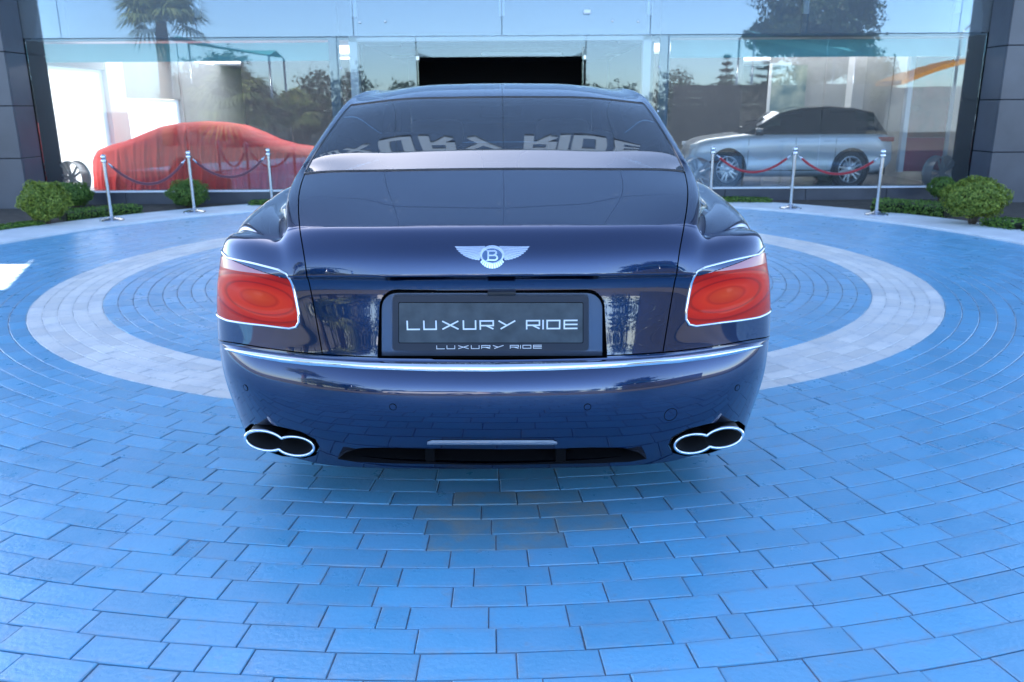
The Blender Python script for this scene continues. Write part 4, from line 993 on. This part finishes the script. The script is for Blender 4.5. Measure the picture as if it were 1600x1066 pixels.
for s in (1, -1):
    lampe = empty('taillight', (0, 0, 0), 0, car)
    b2 = bmd.copy(); bmesh.ops.delete(b2, geom=[f for f in b2.faces if f.material_index != (6 if s > 0 else 7)], context='FACES')
    # split the pale upper lens off along a level line
    za = hit(400, 427)[0].z
    bmesh.ops.bisect_plane(b2, geom=b2.verts[:]+b2.edges[:]+b2.faces[:], dist=1e-5, plane_co=(0, 0, za), plane_no=(0, 0, 1))
    for top in (False, True):
        b3 = b2.copy(); bmesh.ops.delete(b3, geom=[f for f in b3.faces if (f.calc_center_median().z > za) != top], context='FACES')
        bmesh.ops.triangulate(b3, faces=b3.faces[:]); bmesh.ops.subdivide_edges(b3, edges=b3.edges[:], cuts=2, use_grid_fill=True); b3.normal_update()
        ov = []
        for v in b3.verts:
            dx = (abs(v.co.x)-abs(oc.x)); dz = v.co.z-oc.z-.10*dx; yy = max(0, v.co.y-.30)
            e = math.sqrt(((dx)/.185)**2+(dz/.075)**2+(yy/.30)**2)
            ov.append(min(1, e*.68)); rel = .002
            if not top: rel = .001+.0016*math.cos(min(e, 1.25)*math.pi*2.2)*(1 if e < 1.2 else .2)
            v.co += v.normal*rel
        me = bpy.data.meshes.new('lens'); b3.to_mesh(me); b3.free(); me.shade_smooth(); me.attributes.new('oval', 'FLOAT', 'POINT').data.foreach_set('value', ov)
        link('upper_lens' if top else 'lens', me, lampe, M['palelens'] if top else M['lens'])
    mb = MB(); path = []
    for i in range(len(lp)):
        A, B = lp[i], lp[(i+1) % len(lp)]; nA, nB = ln[i], ln[(i+1) % len(lp)]; n = max(1, int((B-A).length/.02)) if i < len(lp)-1 else 8
        for k in range(n):
            t = k/n; q = A.lerp(B, t); nr = nA.lerp(nB, t).normalized(); h_ = BV.find_nearest(q); path.append(h_[0]+nr*.002)
    if s < 0: path = [mir(v) for v in path]
    mb.tube(path, .0046, 8, 0, True); mb.build('chrome_surround', M['chrome'], lampe, True); b2.free()
# ---- chrome strip on the bumper ledge
xsn = [769, 670, 570, 481, 440, 401, 375, 362, 354]; tp = [567, 566.6, 565.0, 559.8, 556, 551, 547.3, 545.5, 544.5]; bt = [580, 579.3, 576.2, 570.2, 565.5, 559, 553.3, 549.5, 546]
half = []
for px in np.linspace(769, 354, 60):
    a = np.interp(-px, [-x for x in xsn], tp); b = np.interp(-px, [-x for x in xsn], bt); ring = []
    for k in range(7):
        u = k/6; q, n = hit(px, a-.8+(b-a+1.6)*u, .0015+.007*math.sin(math.pi*u)); ring.append(q)
    half.append(ring)
rings = [[mir(v) for v in r] for r in half[::-1]]+half[1:]
mb = MB(); mb.add([v for r in rings for v in r], [(i*7+k, i*7+k+1, (i+1)*7+k+1, (i+1)*7+k) for i in range(len(rings)-1) for k in range(6)]); mb.build('chrome_strip', M['chrome'], car, True)
# ---- plate recess
NAVYP = M['paint']
mb = MB(); inner = flat(rec, .135); n = len(recp)
mb.add([v+Vector((0, .010, 0)) for v in recp]+inner, [(k, (k+1) % n, n+(k+1) % n, n+k) for k in range(n-2)]+[(n-1, 0, n, 2*n-1), (n-3, n-2, 2*n-2, 2*n-3)]); mb.build('recess_wall', M['gloss_black'], lid, 40)
mb = MB(); mb.prism(flat(rec, .1355), (0, .01, 0)); mb.build('recess_back', M['void'], lid)
surr = flat(rrect(596.5, 458, 941, 556, 24), .121); mb = MB(); mb.prism(surr, (0, .012, 0)); mb.build('plate_surround', mat('blue grey satin surround', (.12, .15, .21), .18, metal=.6, coat=.5), lid)
def rr4(x0, y0, x1, y1, r, n=5):
    o = []
    for (cx, cy, a0) in ((x0+r, y0+r, 180), (x1-r, y0+r, 270), (x1-r, y1-r, 0), (x0+r, y1-r, 90)):
        for k in range(n+1): a = rad(a0+90*k/n); o.append((cx+r*math.cos(a), cy+r*math.sin(a)))
    return o
plate = empty('number_plate', (0, 0, 0), 0, car)
mb = MB(); mb.prism(flat(rr4(613, 462, 920, 548, 6), .108), (0, .012, 0)); mb.build('plate_holder', mat('dark satin plastic', (.022, .028, .042), .35), plate)
mb = MB(); mb.prism(flat(rr4(622.5, 472.5, 911.5, 536.5, 2.5), .1072), (0, .0006, 0)); mb.build('plate_recess_line', M['void'], plate)
mb = MB(); mb.prism(flat(rr4(623.5, 473.5, 910.5, 535.5, 2), .1064), (0, .0006, 0)); mb.build('plate', mat('scuffed dark plate', (.075, .09, .10), .3, var=.25, vscale=18, metal=.3, bump=.05, bscale=30), plate)
M['letter'] = mat('white print', (.85, .86, .88), .4)
def plate_text(x0, x1, ya, yb, y, name):
    a = P2(x0, yb, y); b = P2(x1, ya, y); w = b.x-a.x
    for ch, m_ in text_mb(w, b.z-a.z, y-.0008, y, (a.x+b.x)/2, a.z, .15): m_.build(name, M['letter'], plate)
plate_text(635.6, 902.5, 499.6, 516, .1062, 'letter'); plate_text(682, 846.5, 539, 545.6, .1076, 'small_letter')
mb = MB(); a = P2(762, 460, .10); b = P2(806, 455, .10); mb.box((a.x, .075, a.z), (b.x, .12, b.z+.004), 0, .004); mb.build('boot_release', M['black'], lid)
# ---- parking sensors, tow cover, rear marker
def disc_on(px, py, r, name, m, h=.0008, ring=True, mm=None):
    q, n = hit(px, py); t = n.cross(Vector((0, 0, 1))).normalized(); u = t.cross(n)
    mb = MB(); N = 28
    if ring: mb.tube([BV.find_nearest(q+t*r*math.cos(2*math.pi*k/N)+u*r*math.sin(2*math.pi*k/N))[0]+n*.0002 for k in range(N)], .0011, 5, 0, True); mb.build(name, M['void'], car, True)
    if mm: mb = MB(); mb.add([q+n*.0016]+[q+t*r*.86*math.cos(2*math.pi*k/N)+u*r*.86*math.sin(2*math.pi*k/N)+n*.0010 for k in range(N)], [(0, 1+k, 1+(k+1) % N) for k in range(N)]); mb.build(name+'_face', mm, car, True)
for (px, py) in ((384, 606), (614, 636), (918, 636), (1152, 606)): disc_on(px, py, .0115, 'parking_sensor', None, mm=M['paint'])
disc_on(1048, 648, .024, 'tow_cover', None)
def surf_bar(x0, x1, ya, yb, h, name, m, n=30, taper=8, parent=car):
    mb = MB(); R_ = []
    for i in range(n+1):
        px = x0+(x1-x0)*i/n; e = min(1, min(px-x0, x1-px)/taper+.15); mid = (ya+yb)/2; hh = (yb-ya)/2*math.sqrt(e)
        R_.append([hit(px, mid-hh+2*hh*k/4, h*math.sin(math.pi*(k/4*.9+.05)))[0] for k in range(5)])
    mb.add([v for r in R_ for v in r], [(i*5+k, i*5+k+1, i*5+6+k, i*5+5+k) for i in range(n) for k in range(4)]); return mb.build(name, m, parent, True)
surf_bar(668, 870, 687.5, 695, .010, 'rear_fog_lamp', mat('clear ribbed lamp', (.16, .19, .24), .15, coat=1, metal=.3, bump=.6, bscale=220))
# lower opening: dark pocket and two fins
mb = MB(); back = [v+Vector((0, .22, .03)) for v in difp]; n = len(difp); mb.add([v+Vector((0, .004, 0)) for v in difp]+back, [(k, (k+1) % n, n+(k+1) % n, n+k) for k in range(n)]+[tuple(range(n, 2*n))]); mb.build('diffuser_pocket', M['black'], car, 30)
for (a, b) in ((664, 680), (868, 884)):
    mb = MB(); u = P2(a, 697, .12); v = P2(b, 726, .12); mb.box((u.x, .11, v.z), (v.x, .26, u.z+.002), 0, .004); mb.build('diffuser_fin', M['void'], car)
# ---- twin oval exhausts
def ell(cx, cy, rx, ry, rot, N=64): return [(cx+rx*math.cos(t)*math.cos(rot)-ry*math.sin(t)*math.sin(rot), cy+rx*math.cos(t)*math.sin(rot)+ry*math.sin(t)*math.cos(rot)) for t in np.linspace(0, 2*math.pi, N, endpoint=False)]
def inside_e(p, cx, cy, rx, ry, rot):
    dx, dy = p[0]-cx, p[1]-cy; u = dx*math.cos(rot)+dy*math.sin(rot); v = -dx*math.sin(rot)+dy*math.cos(rot); return (u/rx)**2+(v/ry)**2 < 1
EA = (413.5, 688.5, 30.5, 14.8, rad(11)); EB = (461.5, 697.0, 29.5, 14.6, rad(7))
pa = [p for p in ell(*EA) if not inside_e(p, *EB)]; pb = [p for p in ell(*EB) if not inside_e(p, *EA)]
cx_, cy_ = 437.5, 693
allp = pa+pb; allp.sort(key=lambda p: math.atan2((p[1]-cy_)*2.2, p[0]-cx_))
for s in (1, -1):
    ex = empty('exhaust', (0, 0, 0), 0, car)
    o = [P2(px, py, .165) for px, py in allp]; o = [v if s > 0 else mir(v) for v in o]; n = len(o); c = sum(o, Vector())/n
    mb = MB(); mb.tube(o, .0062, 8, 0, True); mb.build('tip', M['chrome'], ex, 50)
    mb = MB(); mb.add([v+Vector((0, .004, 0)) for v in o]+[v+Vector((0, .16, 0)) for v in o], [(k, (k+1) % n, n+(k+1) % n, n+k) for k in range(n)]); mb.build('sleeve', M['black'], ex, 50)
    mb = MB(); ii = [c+(v-c)*.95 for v in o]; mb.add([v+Vector((0, .004, 0)) for v in ii]+[c+(v-c)*.8+Vector((0, .22, .0)) for v in o], [(k, (k+1) % n, n+(k+1) % n, n+k) for k in range(n)]+[tuple(range(n, 2*n))]); mb.build('pipe', mat('sooty steel', (.13, .13, .135), .45, metal=.7), ex, 50)
    ps = []; pk = []
    for (a, b) in exo:
        h_ = BV.ray_cast(ORI, ray(a, b).normalized())[0]; q = h_ if (h_ is not None and h_.y < .6) else P2(a, b, .26)
        q = q+ray(a, b).normalized()*.004; w_ = P2(437+(a-437)*.96, 692+(b-692)*.96, .50); ps.append(q if s > 0 else mir(q)); pk.append(w_ if s > 0 else mir(w_))
    m_ = len(ps); mb = MB(); mb.add(ps+pk, [(k, (k+1) % m_, m_+(k+1) % m_, m_+k) for k in range(m_)]+[tuple(range(m_, 2*m_))]); mb.build('exhaust_housing', M['black'], ex, 40)
# ---- winged emblem, traced on the curved lid
emb = empty('emblem', (0, 0, 0), 0, lid)
def E(zx, zy, h): return hit(769+(zx-755)/8.889, 360+zy/8.889+1.0, h)[0]
def plate2d(mb, pts, h0, h1):
    n = len(pts); mb.add([E(a, b, h1) for a, b in pts]+[E(a, b, h0) for a, b in pts], [tuple(range(n))]+[(k, n+k, n+(k+1) % n, (k+1) % n) for k in range(n)])
EM = mat('polished emblem metal', (.93, .94, .96), .2, metal=.95); EMd = mat('emblem groove', (.22, .27, .38), .35, metal=.5)
wl_ = [(240, 218), (660, 212), (640, 300), (610, 380), (570, 405), (520, 402), (440, 382), (370, 350), (310, 302), (262, 250)]
low = [(240, 226), (262, 250), (285, 276), (312, 303), (345, 328), (380, 350), (420, 368), (462, 384), (508, 396), (548, 404), (590, 404)]
for sgn in (1, -1):
    f = (lambda p: p) if sgn > 0 else (lambda p: (1510-p[0], p[1]))
    mb = MB(); plate2d(mb, [f(p) for p in wl_], 0, .0016); mb.build('wing_base', EMd, emb)
    mb = MB(); nf = 10
    for k in range(nf):
        t0, t1 = (k+.12)/nf, (k+.80)/nf
        def tip(t): i = min(int(t*nf), nf-1); u = t*nf-i; return (low[i][0]+(low[i+1][0]-low[i][0])*u, low[i][1]+(low[i+1][1]-low[i][1])*u)
        def root(t): return (655-75*t, 216+175*t)
        a, b, c, d = tip(t0), tip(t1), root(t1), root(t0); m0 = ((a[0]+b[0])/2-8, (a[1]+b[1])/2+5)
        if k == 0: m0 = (236, 219)
        plate2d(mb, [f(p) for p in (a, m0, b, c, d)], .001, .0034)
    mb.build('wing', EM, emb)
mb = MB(); plate2d(mb, ell(755, 335, 168, 128, 0, 40), .0005, .0042); mb.build('ring', EM, emb)
mb = MB(); plate2d(mb, ell(755, 347, 138, 96, 0, 40), .001, .0050); mb.build('disc', mat('emblem enamel', (.10, .17, .30), .25), emb)
mb = MB(); plate2d(mb, [(668, 278), (800, 276), (800, 296), (712, 298), (712, 336), (790, 338), (790, 356), (712, 358), (712, 398), (800, 400), (800, 420), (668, 418), (690, 400), (690, 296)], .002, .0064)
for (cx, cy, rx, ry) in ((782, 312, 44, 34), (786, 378, 52, 42)):
    o = [(cx+rx*math.cos(t), cy+ry*math.sin(t)) for t in np.linspace(-1.75, 1.75, 18)]; i_ = [(cx+(rx-26)*math.cos(t), cy+(ry-19)*math.sin(t)) for t in np.linspace(1.75, -1.75, 18)]
    plate2d(mb, o+i_, .002, .0066)
mb.build('monogram', EM, emb)
mb = MB()
for k in range(11):
    a0 = rad(28+124*(k+.08)/11); a1 = rad(28+124*(k+.85)/11)
    plate2d(mb, [(755+150*math.cos(a0), 345+106*math.sin(a0)), (755+150*math.cos(a1), 345+106*math.sin(a1)), (755+188*math.cos(a1), 345+178*math.sin(a1)), (755+188*math.cos(a0), 345+178*math.sin(a0))], .0, .0036)
mb.build('tail_feathers', EM, emb)
# ---- wheels, cabin and small parts
for wy in (1.24, 4.28):
    for s in (1, -1):
        w = wheel_mesh('wheel', .365, .265, .27, M['alloy'], True, car, 7); w.location = (s*.83, wy, .365); w.rotation_euler = (0, 0, 0 if s < 0 else math.pi)
        mb = MB(); mb.lathe([(.40, -.26), (.40, .10), (.0, .10)], 28, 0, (s*.70, wy, .365), 'x'); mb.build('wheel_well', M['void'], car)
mb = MB(); mb.box((-.88, .36, .17), (.88, .82, .30)); mb.box((-.62, .82, .171), (.62, 5.0, .301)); mb.box((-.93, 1.66, .172), (.93, 3.86, .302)); mb.build('underbody', M['void'], car)
mb = MB(); mb.box((-.74, .72, 1.02), (.74, 1.34, 1.075), 0, .02); mb.build('parcel_shelf', M['carpet'], car)
mb = MB(); mb.box((-.80, 1.3, .35), (.80, 4.0, .42)); mb.build('cabin_floor', M['carpet'], car)
def seat(x, y, label=None, h=0):
    st_ = empty('seat', (x, y, 0), 0, car)
    mb = MB(); mb.box((-.27, 0, .42), (.27, .16, 1.14+h), 0, .06); mb.build('backrest', M['leather'], st_, 60)
    mb = MB(); mb.box((-.16, .01, 1.17+h), (.16, .11, 1.33+h), 0, .045); mb.build('headrest', M['leather'], st_, 60)
    mb = MB(); mb.box((-.27, .10, .40), (.27, .62, .58), 0, .06); mb.build('cushion', M['leather'], st_, 60)
for (x, y, h) in ((-.40, 1.36, -.02), (.40, 1.36, -.02), (-.38, 2.55, .02), (.38, 2.55, .02)): seat(x, y, None, h)
mb = MB(); mb.box((-.14, 3.30, 1.36), (.14, 3.33, 1.43), 0, .012); mb.build('interior_mirror', M['black'], car)
mb = MB(); mb.box((-.78, 3.45, .6), (.78, 3.95, 1.02), 0, .06); mb.build('dashboard', M['carpet'], car)
for s in (1, -1):
    mb = MB(); bm = bmesh.new(); bmesh.ops.create_icosphere(bm, subdivisions=3, radius=1); bm.verts.index_update()
    mb.add([(s*1.03+v.co.x*.115, 3.42+v.co.y*(.10 if v.co.y > 0 else .045), 1.12+v.co.z*.072) for v in bm.verts], [[v.index for v in f.verts] for f in bm.faces]); bm.free(); mb.build('door_mirror', M['paint'], car, True)
    for y in (2.05, 3.05): mb = MB(); mb.box((s*.985-.012, y, .92), (s*.985+.012, y+.19, .945), 0, .008); mb.build('door_handle', M['chrome'], car, 40)
bmd.free()
